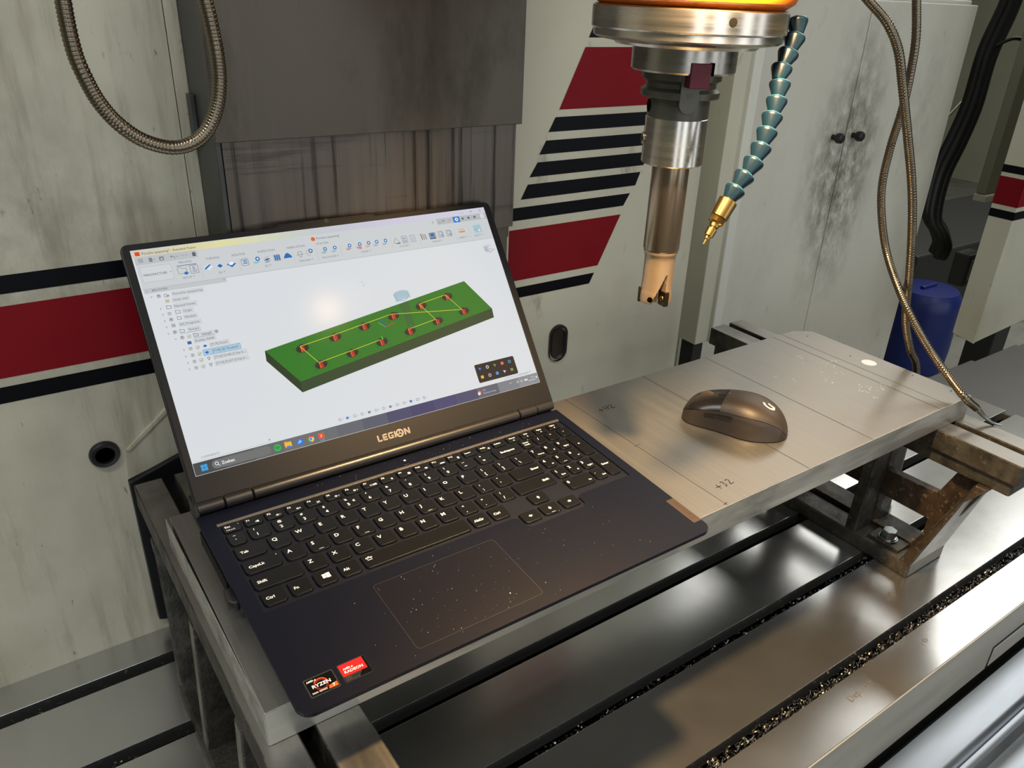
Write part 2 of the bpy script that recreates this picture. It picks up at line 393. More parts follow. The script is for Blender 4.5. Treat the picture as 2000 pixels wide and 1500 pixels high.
# ================================================================== MACHINE COLUMN (stripes, way covers)
col = thing('machine_column', 'cream painted machine column with red and black stripes behind the laptop', 'machine', (300, 440, TZ))
CORNER = [(745 + 44 * math.sin(math.radians(a)), 475 - 44 * math.cos(math.radians(a))) for a in range(0, 91, 6)]
def skin(x0, d, x1=None):        # outline of the column front with its rounded right corner, d mm proud of the paint
    if x1 is not None: return [(x0, 431 - d), (x1, 431 - d)]
    return [(x0, 431 - d)] + [(745 + (44 + d) * math.sin(math.radians(a)), 475 - (44 + d) * math.cos(math.radians(a))) for a in range(0, 91, 6)]
body = CORNER + [(789, 760), (82, 760), (82, 431)]
part('right_panel', prism(body, -300, 900), 'cream_paint_clean', col, smooth=40)
part('left_panel', box(-1500, 80.4, 431, 760, -300, 900), 'cream_paint', col)
part('edge_flange', box(80.9, 92, 428.5, 431.2, -40, 900), 'cream_paint', col, bevel=.6)
def stripe(z0, z1, xa, xb=None, m='black_vinyl', sl0=None, sl1=None):
    """Vinyl between heights z0 and z1; xa, xb = (x at bottom, x at top) of slanted ends; xb None runs round the corner."""
    d = 0.35
    if xb is not None:
        f = [(xa[0], z0), (xb[0], z0), (xb[1], z1), (xa[1], z1)]
        g = prism(f, 431 - d, 431.05, 'y')
    else:
        P = skin(xa[0], d); Q = skin(xa[1], d); n = len(P)
        v = [(x, y, z0) for x, y in P] + [(x, y, z1) for x, y in Q]
        g = (np.array(v, float), [(i, i + 1, n + i + 1, n + i) for i in range(n - 1)])
    o = part('red_stripe' if m == 'red_vinyl' else 'black_stripe', g, m, col)
for z0, z1, m in [(148.5, 164.5, 'black_vinyl'), (72.4, 137.6, 'red_vinyl'), (48.5, 64, 'black_vinyl')]:
    stripe(z0, z1, (-1400, -1400), (81, 81), m)
stripe(148.5, 164, (440, 440), (622, 632)); stripe(72, 137.2, (440, 440), (586, 619), 'red_vinyl'); stripe(48.5, 62.5, (440, 440), (573.6, 581))
stripe(173.5, 190.5, (455.5, 465), (640, 647)); stripe(199, 215.5, (467, 478), (651, 659)); stripe(224.5, 240, (480, 489), (664, 672))
stripe(249.6, 266, (491.7, 501)); stripe(274.3, 342, (505.8, 539), None, 'red_vinyl'); stripe(352.3, 367.6, (543.2, 550.5))
# grommet, oval pull, edge ridge and the black bellows plate on the column
gx, gz = -35, -26
part('cable_grommet', join(xf(lathe([(8.5, 0), (9, 5), (12.2, 5.5), (13.8, 3), (14, 0)], 32), ((1, 0, 0), (0, 0, -1), (0, 1, 0)), (gx, 431, gz)),
     xf(lathe([(0.01, 1.5), (9, 1.5)], 24), ((1, 0, 0), (0, 0, -1), (0, 1, 0)), (gx, 431, gz))), 'black_rubber', col, smooth=40)
part('pull_rim', holed(rrect(511, 540, -54.5, -1.5, 14.5, 8), [rrect(514.2, 536.8, -51, -5, 11.3, 8)], 427, 431.2, 'y'), 'black_rubber', col)
part('pull_cup', prism(rrect(514.2, 536.8, -51, -5, 11.3, 8), 430.0, 431.1, 'y'), 'mirror_metal', col)
part('edge_ridge', prism([(-16.8, -25.7), (-13, -28.5), (95, 58), (95, 66)], 426.5, 431.3, 'y'), 'cream_paint', col, bevel=1)
part('raised_panel', prism([(-15.5, -26.5), (95, 61), (95, -20), (30, -46), (-19.6, -60)], 428.5, 431.2, 'y'), 'cream_paint', col)
part('bellows_plate', prism([(-20, -61), (31, -44.5), (110, -34), (110, -243), (-13, -243.5), (-19.4, -241)], 422, 431.2, 'y'), 'black_plate', col, bevel=1)
# telescopic cover in front of the column, three plates
hs = thing('way_cover', 'dark grey stepped steel way cover hanging above the laptop lid', 'machine cover', (245, 400, 274))
part('side_housing', join(box(92, 96.4, 367, 431, 178, 900), box(96.6, 400, 374, 431, 150, 900), prism([(367, 178), (431, 150), (431, 178)], 92, 96.4, 'x'), prism([(382, 0), (431, -20), (431, 150), (382, 150)], 93, 392, 'x')), 'housing_grey', hs, bevel=.8)
part('cover_plate', box(90.6, 403.8, 361, 367, 273.3, 900), 'cover_plate', hs, bevel=.8)
part('cover_plate', box(97, 400.5, 367, 372, 163.8, 400), 'cover_plate_streaked', hs, bevel=.5)
part('cover_plate', box(98, 397, 372, 377, 96, 300), 'cover_plate', hs, bevel=.5)
part('cover_plate', box(99, 390, 377, 381, 0, 200), 'cover_plate', hs, bevel=.5)
part('latch_strip', box(87.5, 91.5, 412, 424, 262, 306), 'housing_grey', hs, bevel=.5)

# ================================================================== MACHINE TABLE
tb = thing('machine_table', 'ground steel machine table with long T-slots under the supports', 'machine table', (400, 170, TZ))
slots = [(391, 373.6), (286, 268.8), (185, 167.2), (79, 61.5), (-27.3, -44.8)]
edges = [431] + [e for s in slots for e in s] + [-94]
for i in range(0, len(edges), 2):
    y1, y0 = edges[i], edges[i + 1]
    part('table_rib', box(-1500, 1405, y0, y1, TZ - 18, TZ), 'ground_steel', tb, bevel=.5)
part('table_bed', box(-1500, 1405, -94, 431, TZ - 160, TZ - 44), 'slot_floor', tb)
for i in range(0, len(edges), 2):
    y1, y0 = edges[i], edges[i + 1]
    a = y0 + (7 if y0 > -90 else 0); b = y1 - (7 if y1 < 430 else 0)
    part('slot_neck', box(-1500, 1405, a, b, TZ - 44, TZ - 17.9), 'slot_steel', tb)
part('front_band', box(-1500, 1405, -95.2, -92, TZ - 87, TZ - .5), 'band_steel', tb, bevel=.5)
part('lower_band', box(836, 1405, -97, -95, TZ - 82, TZ - 52.5), 'band_steel', tb, bevel=.9)
part('band_recess', box(834, 1405, -96, -95.1, TZ - 86, TZ - 49.5), 'slot_floor', tb)
# swarf lying in the slots
def chips(y0, y1, xa, xb, n, dens):
    V = []; F = []; k = 0; rnd = random.Random(int(y0))
    for i in range(n):
        x = xa + (xb - xa) * rnd.random() ** dens; y = rnd.uniform(y0, y0 + (y1 - y0) * 0.8); z = TZ - rnd.uniform(3, 16)
        a = rnd.uniform(0, 6.28); e = rnd.uniform(-.7, .7); L_ = rnd.uniform(1.5, 6); wd = rnd.uniform(.3, .8)
        d = np.array([math.cos(a) * math.cos(e), math.sin(a) * math.cos(e) * .6, math.sin(e)]); s = np.array([-math.sin(a), math.cos(a), rnd.uniform(-.6, .6)]) * wd
        p = np.array([x, y, z]); q = p + d * L_; c = (p + q) / 2 + np.array([0, 0, rnd.uniform(.2, 1.4)])
        V += [p - s, p + s, c + s, c - s, q + s * .5, q - s * .5]; F += [(k, k + 1, k + 2, k + 3), (k + 3, k + 2, k + 4, k + 5)]; k += 6
    return np.array(V), F
for y0, y1, xa, xb, n, dens, lab in [(-44, -30, 280, 1100, 3000, 1.25, 'bright curled metal swarf packed in the front table slot'), (62, 74, 240, 800, 520, 1, 'sparse metal chips in the second table slot from the front')]:
    g = chips(y0, y1, xa, xb, n, dens)
    o = part('metal_swarf', g, 'chip_metal', None); tag(o, lab, 'swarf', kind='stuff')
for y0, y1, lab in [(374, 388, 'few metal chips in the rearmost table slot at left'), (269, 282, 'few metal chips in the second slot from the back at left')]:
    o = part('metal_swarf', chips(y0, y1, -200, -20, 60, 1), 'chip_metal', None); tag(o, lab, 'swarf', kind='stuff')
# pencil notes on the table
hand = Layers()
def scrawl(s, x, y, h, rot, m='pencil', z=TZ + .12):
    v, F = text_geo(s, 0, 0, h); c, q = math.cos(rot), math.sin(rot)
    v = np.column_stack([v[:, 0] * c - v[:, 1] * q + x, v[:, 0] * q + v[:, 1] * c + y, np.full(len(v), z)]); hand.add((v, F), m)
scrawl('Dep', 556, -70, 8, .1); scrawl('n w', 588, -66, 6, .1); scrawl('008', 735, 1, 9, .1); scrawl('14b', 700, -66, 7, .1)
part('pencil_note', hand.geo(), hand.mats, tb, mi=hand.M)['kind'] = 'stuff'

# stepped covers right of the table
wc = thing('table_way_cover', 'flat grey stepped steel covers beyond the right end of the table', 'machine cover', (1700, 150, TZ - 10))
for k in range(4):
    part('cover_plate', box(1405 + k * 190, 1596 + k * 190, -95, 350 - k * 3, TZ - 90, TZ - 7 - k * 4), 'way_plate', wc, bevel=2)

# rounded stainless cover along the operator's side
fc = thing('front_rail_cover', 'shiny rounded steel cover running along the front of the table', 'machine cover', (400, -170, -400))
prof = [(-101, -420), (-101, -357), (-104, -353), (-142, -353), (-150, -356), (-152, -361), (-157, -362), (-162, -358)]
prof += [(-190 + 32 * math.cos(math.radians(a)), -385 + 30 * math.sin(math.radians(a))) for a in range(50, 181, 10)] + [(-222, -430)]
part('cover_sheet', prism(prof, -1500, 1405, 'x'), 'chrome_cover', fc, smooth=50)

# ================================================================== CAST IRON SUPPORTS UNDER THE PLATE
def trestle(x0, label, slot=(30.5, 41.5), W=71):
    t = thing('cast_iron_support', label, 'support stand', (x0 + W / 2, 168, TZ), group='cast iron supports on the table')
    X = lambda a: x0 + a
    for a, b in ((0, slot[0]), (slot[1], W)):
        part('rail', box(X(a), X(b), -66, 402, -78, -52), ['cast_iron', 'ground_iron'], t, bevel=1.2,
             mi=[0, 0, 0, 0, 0, 1])
    part('rail_web', box(X(7), X(W - 7), -60, 396, -98, -77), 'cast_iron', t, bevel=3)
    part('slot_bottom', box(X(slot[0] - 2), X(slot[1] + 2), -59, 395, -77.5, -76.6), 'slot_floor', t)  # thin dark strip over the web, the slot's shade put into its colour
    part('base_plate', box(X(-7), X(W + 9), 15, 320, TZ, TZ + 20), 'cast_iron', t, bevel=2.5)
    for sgn in (1, -1):
        f = (lambda y: y) if sgn == 1 else (lambda y: 335 - y)
        leg = [(f(-40), -98), (f(-24), -98), (f(30), TZ + 20), (f(30), TZ), (f(14.5), TZ), (f(14.5), TZ + 19), (f(-18), -128)]
        n = len(leg)
        v = [(X(1), y, z) if z > -150 else (X(-6), y, z) for y, z in leg] + [(X(W - 1), y, z) if z > -150 else (X(W + 8), y, z) for y, z in leg]
        g = (np.array(v, float), [tuple(range(n)), tuple(range(n, 2 * n))] + [(i, (i + 1) % n, n + (i + 1) % n, n + i) for i in range(n)])
        mi = [1 if x0 < 300 else 2, 0] + [1 if i in (4, 5, 6) else 2 for i in range(n)]
        part('end_leg', g, ['cast_iron', 'worn_iron', 'rusty_iron' if x0 > 300 else 'cast_iron'], t, mi=mi, bevel=2)
    for y in (97, 222):
        v, F = box(X(2), X(W - 2), y, y + 16, TZ + 18, -96)
        v = v.copy(); lo = v[:, 2] < -200; v[lo & (v[:, 0] < X(W / 2)), 0] = X(-5); v[lo & (v[:, 0] > X(W / 2)), 0] = X(W + 6)
        part('cross_rib', (v, F), ['cast_iron', 'worn_iron'], t, bevel=1.5, mi=[1 if x0 < 300 else 0, 0, 0, 0, 0, 0])
    H = [[(96, -106), (96, -152), (26, -150), (9, -106)], [(96, -190), (96, -236), (38, -236), (28, -214), (27, -190)]]
    H += [[(335 - y, z) for y, z in h] for h in H]
    H += [[(118, -106), (217, -106), (217, -152), (118, -152)], [(118, -190), (217, -190), (217, -236), (118, -236)]]
    part('web_plate', holed([(-34, -97), (369, -97), (310, TZ + 12), (25, TZ + 12)], H, X(W / 2 - 3), X(W / 2 + 9), 'x'), 'rusty_iron' if x0 > 300 else 'cast_iron', t)
    for y in (38, 260): part('bolt_pad', box(X(4), X(34), y, y + 46, TZ + 19, TZ + 24), 'cast_iron', t, bevel=1.5)
    return t
trestle(-19, 'grey cast iron support stand under the laptop end of the steel plate', (26.5, 37.5))
trestle(801.5, 'rusty cast iron support stand under the far right end of the steel plate', (30.5, 41.5))
bt = thing('hex_bolt', 'zinc plated hex bolt with washer holding down the rusty right support', 'bolt', (819, 62, TZ + 24))
part('washer', lathe([(12.5, TZ + 24), (12.5, TZ + 26.5), (4, TZ + 26.5)], 32, 819, 62), 'zinc', bt, bevel=.4)
part('flange', lathe([(11, TZ + 26.5), (10.6, TZ + 28.2), (8, TZ + 29.4)], 32, 819, 62), 'zinc', bt, smooth=40)
part('head', prism(ellipse(819, 62, 10, 10, 6, .3), TZ + 28, TZ + 38, 'z', ellipse(819, 62, 9.6, 9.6, 6, .3)), 'zinc', bt, bevel=.7)
part('bolt_slot', prism(rrect(809, 845, 53, 71, 9, 6), TZ + 19.5, TZ + 24.15), 'hole_black', bt)

# ================================================================== STEEL PLATE
pl = thing('steel_plate', 'long thick ground steel plate carrying the laptop and the mouse', 'metal plate', (425, 160, -52))
out = [(-12.5, 35.8), (863, 35.8), (863, 269), (840, 284.5), (-9.5, 284.5)]
hx, hy = 837, 160
part('plate_body', holed(out, [ellipse(hx, hy, 8, 8, 32)], -52, -22), ['slab_steel'], pl, bevel=.6)
v, F = box(-12.4, 863.1, 35.2, 35.9, -51.6, -22.5); part('ground_edge', (v, F), 'slab_edge', pl)
v, F = box(-13.1, -12.2, 36, 284, -51.6, -22.5); part('sawn_edge', (v, F), 'slab_edge', pl)
part('counterbore', lathe([(9.6, -21.85), (8.2, -22.1), (7.5, -26.5)], 32, hx, hy), 'scuff', pl, smooth=40)
part('bore_floor', lathe([(7.6, -26), (3.6, -26.5)], 32, hx, hy), 'slab_edge', pl, smooth=40)
part('threaded_hole', lathe([(3.7, -26.3), (.01, -26.2)], 24, hx, hy), 'hole_black', pl)
def line(x0, y0, x1, y1, wd=.55): return poly_line([(x0, y0), (x1, y1)], wd, -21.93)
for x, wd in [(424.3, .6), (546, .8), (657, .8), (793.5, .9), (812.5, .8)]: part('scribed_line', line(x, 36, x, 284, wd), 'scribed', pl)
L = Layers()
L.add(line(421, 162, 430, 162, .6), 'scribed')
for s, x, y in [('+42', 440, 238), ('+32', 437, 58)]:
    P = {'+': [[(0, 3), (6, 3)], [(3, 0), (3, 6)]], '4': [[(9, 7), (8, 3), (13, 3.4)], [(12.5, 7), (11.5, 0)]], '3': [[(8.5, 6), (10.5, 7), (11.6, 5.6), (10, 4), (11.6, 2.4), (10.5, .4), (8.5, .6)]],
         '2': [[(14.5, 6), (17, 7.2), (18.4, 5.4), (15, .6), (20, 1)]]}
    for ch in s:
        for st in P[ch]: L.add(poly_line([(x + a * 1.15, y + b * 1.25) for a, b in st], 1.0, -21.9), 'scribed')
for x, y in [(424, 38), (840, 260), (834, 186), (851, 106), (852, 55)]: L.add(poly_line([(x - 2, y), (x + 3, y + 1)], 1.1, -21.9), 'scribed')
part('pen_marking', L.geo(), L.mats, pl, mi=L.M)
sc = Layers(); rnd = random.Random(3)
for cx, cy, n, sp in [(756, 112, 16, 8), (785, 110, 9, 7), (740, 150, 5, 6), (770, 168, 6, 9), (790, 190, 7, 6), (705, 175, 2, 3), (765, 215, 9, 8), (690, 200, 2, 3)]:
    for k in range(n):
        x, y = cx + rnd.gauss(0, sp), cy + rnd.gauss(0, sp); a = rnd.uniform(-1.2, .6); l_ = rnd.uniform(.8, 3.4)
        sc.add(poly_line([(x, y), (x + l_ * math.cos(a), y + l_ * math.sin(a))], rnd.uniform(.4, 1.0), -21.92), 'scuff')
part('scuff_mark', sc.geo(), sc.mats, pl, mi=sc.M)

# ================================================================== LAPTOP (its own frame: x right, y back, z up from the palm rest)
TL_ = Matrix(((9.9999445e-01, 9.3040752e-04, 3.1980846e-03), (-7.5612841e-04, 9.9853684e-01, -5.4070479e-02), (-3.2437129e-03, 5.4067761e-02, 9.9853200e-01)))
lap = thing('laptop', 'open dark blue-black gaming laptop with a lit screen standing on the steel plate', 'laptop', (0, 0, 0), rot=TL_)
W_ = 361.6
outer = rrect(0, W_, 0, 222, (1.5, 1.5, 10, 10), 6)
recess = [(11, 203.6), (11, 95.6), (221.5, 95.6), (225.5, 92), (225.5, 83), (229, 79), (284, 79), (288, 83), (288, 91), (292, 94.8), (351.2, 94.8), (351.2, 203.6)]
part('palm_rest', holed(outer, [recess], -3.4, 0), 'deck_plastic', lap, bevel=.5)
part('keyboard_tray', prism(recess, -3.2, -1.3), 'deck_recess', lap)
bot = rrect(5, W_ - 5, 17.5, 222, (1.5, 1.5, 12, 12), 6)
vb, Fb = prism(bot, -18.5, -3.3, 'z', rrect(.4, W_ - .4, .4, 222, (1.5, 1.5, 10, 10), 6))
lo = vb[:, 2] < -10; vb[lo, 2] -= vb[lo, 1] * 0.025
part('chassis', (vb, Fb), 'side_plastic', lap)
part('exhaust_block', join(box(3, W_ - 3, 221, 258, -20, -1.5), prism([(221, -1.5), (221, -22), (258, -20), (258, -6), (250, -1.5)], 16, W_ - 16, 'x')), 'side_plastic', lap, bevel=2)
part('rear_foot', box(60, W_ - 60, 206, 216, -33.0, -22), 'black_rubber', lap, bevel=2)
for x in (40, W_ - 80): part('front_foot', prism([(40, -24.1), (48, -24.5), (48, -18), (40, -18)], x, x + 40, 'x'), 'black_rubber', lap, bevel=.5)
for k in range(26):
    y = 208 - k * 2.6; part('vent_fin', box(-1.0, 2.5, y, y + 1.3, -17, -4.2), 'side_plastic', lap)
part('port_plug', prism(rrect(-5.5, 2, 120.5, 138, (1, 2, 5, 2), 5), -14, -5), 'black_rubber', lap, bevel=1, smooth=50)
part('air_grille', box(11.2, 351, 203.0, 206.2, -1.2, .12), 'trim_strip', lap, bevel=.3)
part('power_button', lathe([(6.6, .02), (6.4, .14), (5.9, .14), (5.8, .03)], 36, 182, 214.3), 'deck_plastic', lap)
part('power_light', lathe([(.01, .16), (1.05, .16)], 16, 182, 214.3), 'white_dot', lap)
tp = part('touchpad', prism(rrect(86.4, 191.6, 11.6, 81.8, 3, 5), -.2, .06), 'touchpad_glass', lap)
part('touchpad_rim', holed(rrect(86.0, 192.0, 11.2, 82.2, 3.3, 5), [rrect(86.5, 191.5, 11.7, 81.7, 2.9, 5)], -.1, .1), 'pad_rim', lap)
# --- keys
KEYS = {}
def key(x0, x1, y0, y1, legends=()):
    wd, ht = round(x1 - x0, 1), round(y1 - y0, 1); kk = (wd, ht)
    if kk not in KEYS:
        big = 3.6 if ht > 11 else 2.2
        b = rrect(0, wd, 0, ht, (1.3, 1.3, big, big), 4); t = rrect(.55, wd - .55, .75, ht - .45, (1.1, 1.1, big - .3, big - .3), 4)
        KEYS[kk] = mesh_of('key', prism(b, -1.25, .55, 'z', t), 'key_plastic', bevel=.28)
    o = link(bpy.data.objects.new('key', KEYS[kk])); o.parent = lap; o.location = Vector((x0, y0, 0)) * S
    ORG[o.name] = (0, 0, 0)
    if legends:
        L = Layers()
        for g in legends: L.add((g[0] + np.array([0, 0, .6]), g[1]) if len(g[1]) else g, 'key_print')
        if L.V: part('key_legend', L.geo(), L.mats, o, mi=L.M)
    return o
def T(s, x, y, h, b=True): return text_geo(s, x, y, h, bold=b)
def arrow(cx, cy, r, d):
    g = join(flat([(0, 1), (.85, 0), (.4, 0), (.4, -.8), (-.4, -.8), (-.4, 0), (-.85, 0)], 0))
    a = {'u': 0, 'l': 90, 'd': 180, 'r': 270}[d]; c, s = math.cos(math.radians(a)), math.sin(math.radians(a))
    v = g[0] * r; return np.column_stack([v[:, 0] * c - v[:, 1] * s + cx, v[:, 0] * s + v[:, 1] * c + cy, v[:, 2]]), g[1]
RY = [99.5, 118.1, 136.9, 155.6, 174.2]; KH = 16.0
def two(top, bt_): return [T(top, 4.6, 10.3, 2.5), T(bt_, 4.8, 3.3, 3.4)]
# function row
labs = ['Esc'] + ['F%d' % i for i in range(1, 13)] + ['Insert', 'PrtSc', 'Delete', 'Home', 'End', 'PgUp', 'PgDn']
x = 13.3; xs = []
for i in range(20):
    p_ = 16.9 if i < 13 else 16.38; xs.append((x, x + p_ - 2.4)); x += p_
def blob(*r): return join(*[flat([(a, c), (b, c), (b, d), (a, d)], 0) for a, b, c, d in r])
IC = {1: blob((8.4, 9.6, 2.2, 3.4), (9.8, 11, 1.6, 4)), 2: blob((8.2, 9.2, 2, 3.2), (9.4, 10, 1.6, 3.7), (10.5, 12, 2.4, 2.8)), 3: blob((8.2, 9.2, 2, 3.2), (9.4, 10, 1.6, 3.7), (10.5, 12, 2.4, 2.8), (11.05, 11.45, 1.9, 3.3)),
      4: join(poly_line([(9, 1.6), (11.4, 4)], .5, 0), poly_line([(9, 3.6), (10, 2.2), (11.6, 2)], .5, 0)), 5: join(ring2(9, 2.8, 1.1, .6, 0), blob((10.8, 12.2, 2.6, 3))), 6: join(ring2(9, 2.8, 1.1, .6, 0), blob((10.8, 12.2, 2.6, 3), (11.3, 11.7, 2.1, 3.5))),
      7: blob((6.4, 8.6, 1.6, 1.9), (6.4, 8.6, 3.1, 3.4), (6.4, 6.7, 1.6, 3.4), (9, 9.6, 1.6, 3.4), (10, 12.6, 1.6, 3.6)), 8: arrow(10.5, 2.8, 1.4, 'u'), 9: join(ring2(10.5, 2.8, 1.4, .6, 0), blob((9, 12, 2.6, 3))), 10: blob((9.4, 12, 1.6, 3.4)), 11: blob((8.2, 12.8, 1.6, 3)), 12: blob((9.8, 11.6, 1.4, 4.2))}
for i, ((a, b), s) in enumerate(zip(xs, labs)):
    g = []
    if i == 0: g = [T('Esc', 2.1, 5.6, 2.4), T('FnLock', 2.3, 1.8, 1.6, False), blob((12.4, 13, 7, 7.6))]
    elif i < 13: g = [T(s, 2.0, 5.6, 2.2), IC[i]]
    else:
        g = [T(s, (b - a) / 2 - len(s) * .85, 4.2 + (1.2 if i > 15 else 0), 1.9)]
        if i > 15: g.append(T(['II/', '||', 'III', 'III'][i - 16], (b - a) / 2 - 1, 1.6, 1.5))
        if i == 14: g.append(ring2(10.6, 2.3, 1.1, .6, 0))
    key(a, b, 191.6, 201.6, g)
# digit row
key(13.2, 26.6, RY[4], RY[4] + 15.2, [T('~', 4.6, 10.3, 2.5), T('`', 5, 4, 3.2)])
for i, (tp_, bt_) in enumerate(zip('!@#$%^&*()_+', '1234567890-=')):
    g = two(tp_, bt_)
    if bt_ == '5': g.append(T('€', 10.6, 6.5, 2.5))
    if tp_ == '_': g[0] = blob((4.6, 7.2, 10.6, 11.0)); g[1] = blob((4.6, 7.2, 5, 5.5))
    key(29.2 + 19.1 * i, 45.6 + 19.1 * i, RY[4], RY[4] + 15.2, g)
key(258.4, 287.6, RY[4], RY[4] + 15.2, [T('Backspace', 7, 6.4, 2.7)])
key(12.9, 35.8, RY[3], RY[3] + KH, [T('Tab', 3.7, 6.4, 2.8)])
for i, c in enumerate('QWERTYUIOP'): key(38.6 + 19.1 * i, 55.0 + 19.1 * i, RY[3], RY[3] + KH, [T(c, 3.1, 9.0, 3.7)])
for i, (a, b) in enumerate([('{', '['), ('}', ']')]): key(229.6 + 19.1 * i, 246 + 19.1 * i, RY[3], RY[3] + KH, two(a, b))
key(267.8, 287.6, RY[3], RY[3] + KH, two('|', '\\'))
key(12.9, 41.0, RY[2], RY[2] + KH, [T('CapsLk', 3.7, 6.4, 2.8), blob((25.6, 26.3, 12.4, 13.1))])
for i, c in enumerate('ASDFGHJKL'):
    g = [T(c, 3.1, 9.0, 3.7)]
    if c in 'FJS': g.append(blob((6.2, 10, 1.9, 2.2)))
    key(43.8 + 19.1 * i, 60.2 + 19.1 * i, RY[2], RY[2] + KH, g)
for i, (a, b) in enumerate([(':', ';'), ('"', "'")]): key(215.7 + 19.1 * i, 232.1 + 19.1 * i, RY[2], RY[2] + KH, two(a, b))
key(253.9, 286, RY[2], RY[2] + KH, [T('Enter', 21, 7.6, 2.8)])
key(13, 50.4, RY[1], RY[1] + KH, [T('Shift', 3.6, 6.6, 2.9)])
for i, c in enumerate('ZXCVBNM'): key(53.2 + 19.1 * i, 69.6 + 19.1 * i, RY[1], RY[1] + KH, [T(c, 3.1, 9.0, 3.7)])
for i, (a, b) in enumerate([('<', ','), ('>', '.'), ('?', '/')]): key(186.9 + 19.1 * i, 203.3 + 19.1 * i, RY[1], RY[1] + KH, two(a, b))
key(244.2, 286, RY[1], RY[1] + KH, [T('Shift', 30, 7.2, 2.8)])
y = RY[0]
key(13.6, 31, y, y + KH, [T('Ctrl', 2.8, 6.6, 2.8)]); key(33.8, 50, y, y + KH, [T('Fn', 3, 6.6, 2.8)])
key(52.8, 69.2, y, y + KH, [blob((6.2, 8.8, 9.3, 11.4), (9.1, 12.2, 9.3, 11.8), (6.2, 8.8, 6.9, 9), (9.1, 12.2, 6.5, 9))])
key(72, 88.3, y, y + KH, [T('Alt', 3, 6.6, 2.8)])
key(91.1, 184.6, y, y + KH, [ring2(6, 9.2, 2.2, 1.7, 0, 20, 160, 3), ring2(6, 9.2, 3.4, 2.6, 0, 30, 60, 1), ring2(6, 9.2, 3.4, 2.6, 0, 75, 105, 1), ring2(6, 9.2, 3.4, 2.6, 0, 120, 150, 1), blob((4, 8, 8.4, 8.9))])
key(187.3, 203.6, y, y + KH, [T('AltGr', 2.8, 6.6, 2.8)]); key(206.3, 223, y, y + KH, [T('Ctrl', 3, 6.6, 2.8)])
for a, b, y0, y1, d in [(226.8, 244.6, 83.4, 97.4, 'l'), (247.3, 265.4, 84, 98, 'd'), (268.1, 286, 83.4, 97.4, 'r'), (247.3, 265.4, 101, 115.4, 'u')]:
    key(a, b, y0, y1, [arrow(9, 7.4, 1.9, d)] + ([blob((7, 11, 1.6, 1.9))] if d == 'd' else []))
# numeric pad
NX = [290.1 + 15.25 * i for i in range(4)]; KW = 13.1; NY = [102.4, 121.0, 139.6, 157.9, 176.0]; NH = 15.8
rows_ = [(4, ['NumLock', '/', '*', '-']), (3, ['7', '8', '9']), (2, ['4', '5', '6']), (1, ['1', '2', '3'])]
sub_ = {'7': 'Home', '9': 'PgUp', '1': 'End', '3': 'PgDn'}; arr_ = {'8': 'u', '4': 'l', '6': 'r', '2': 'd'}
for r, ks in rows_:
    for i, c in enumerate(ks):
        h_ = 14 if r == 4 else NH
        if c == 'NumLock': g = [T('Num', 3, 8, 2.2), T('Lock', 3, 4.6, 2.2), blob((10.6, 11.2, 11.8, 12.4))]
        elif c in '/*-': g = [T(c, 5, 7, 3.2)]
        else:
            g = [T(c, 2, 9.2, 3.5)]
            if c in sub_: g.append(T(sub_[c], 5.2, 3.6, 1.9))
            if c in arr_: g.append(arrow(9, 4.4, 1.2, arr_[c]))
            if c == '5': g.append(blob((4.6, 8.6, 1.8, 2.1)))
        key(NX[i], NX[i] + KW, NY[r], NY[r] + h_, g)
key(NX[3], NX[3] + KW, NY[2], NY[3] + NH, [T('+', 4.6, 18, 3.2)])
key(NX[3], NX[3] + KW, NY[0], NY[1] + NH, [T('Enter', 2.4, 16.5, 2.6)])
key(NX[0], NX[1] + KW, NY[0], NY[0] + NH, [T('0', 2, 9.2, 3.5), T('Ins', 22.4, 4, 1.9)])
key(NX[2], NX[2] + KW, NY[0], NY[0] + NH, [T('.', 2.6, 9.6, 3.5), T('Del', 8, 4, 1.9)])
# --- badge, stickers, dust
bd = part('maker_badge', box(352.6, W_ + .05, 13.6, 48.6, -1.2, .16), 'tag_metal', lap, bevel=.2)
v, F = text_geo('Lenovo', 0, 0, 4.6, .24, width=25.5)
part('badge_lettering', (np.column_stack([355.0 + v[:, 1], 43.6 - v[:, 0], v[:, 2]])[:, :] if False else np.column_stack([359.6 - v[:, 1], 18.2 + v[:, 0], v[:, 2]]), F), 'tag_print', bd)
def sticker(x0, x1, y0, y1, lay, name): 
    o = part(name, prism(rrect(x0, x1, y0, y1, 1.0, 3), 0, .12), 'sticker_silver', lap)
    part('sticker_print', lay.geo(), lay.mats, o, mi=lay.M)
L = Layers(); x0, y0 = 11, 10.5
L.add(flat(rrect(x0 + .8, x0 + 19, y0 + .9, y0 + 14.8, .6, 3), .15), 'sticker_black')
L.add(ring2(x0 + 9.6, y0 + 7.6, 4.7, 3.3, .17), 'sticker_darkred'); L.add(ring2(x0 + 9.6, y0 + 8.2, 4.7, 4.1, .18, 10, 150), 'sticker_orange')
L.add(flat([(x0 + 12.6, y0 + 1.6), (x0 + 18.8, y0 + 1.6), (x0 + 18.8, y0 + 5.2), (x0 + 13.2, y0 + 4.2)], .17), 'sticker_orange')
L.add(text_geo('AMD', x0 + 1.6, y0 + 12.2, 1.5, .2, bold=True, width=4.6), 'sticker_white')
L.add(flat([(x0 + 6.4, y0 + 12.3), (x0 + 7.7, y0 + 12.3), (x0 + 7.7, y0 + 13.6), (x0 + 7.2, y0 + 13.1), (x0 + 6.8, y0 + 12.7)], .2), 'sticker_white')
L.add(text_geo('RYZEN', x0 + 3.4, y0 + 6.6, 2.7, .22, bold=True, width=12.6), 'sticker_white')
L.add(text_geo('7', x0 + 15.4, y0 + 2.2, 2.4, .22, bold=True), 'sticker_white')
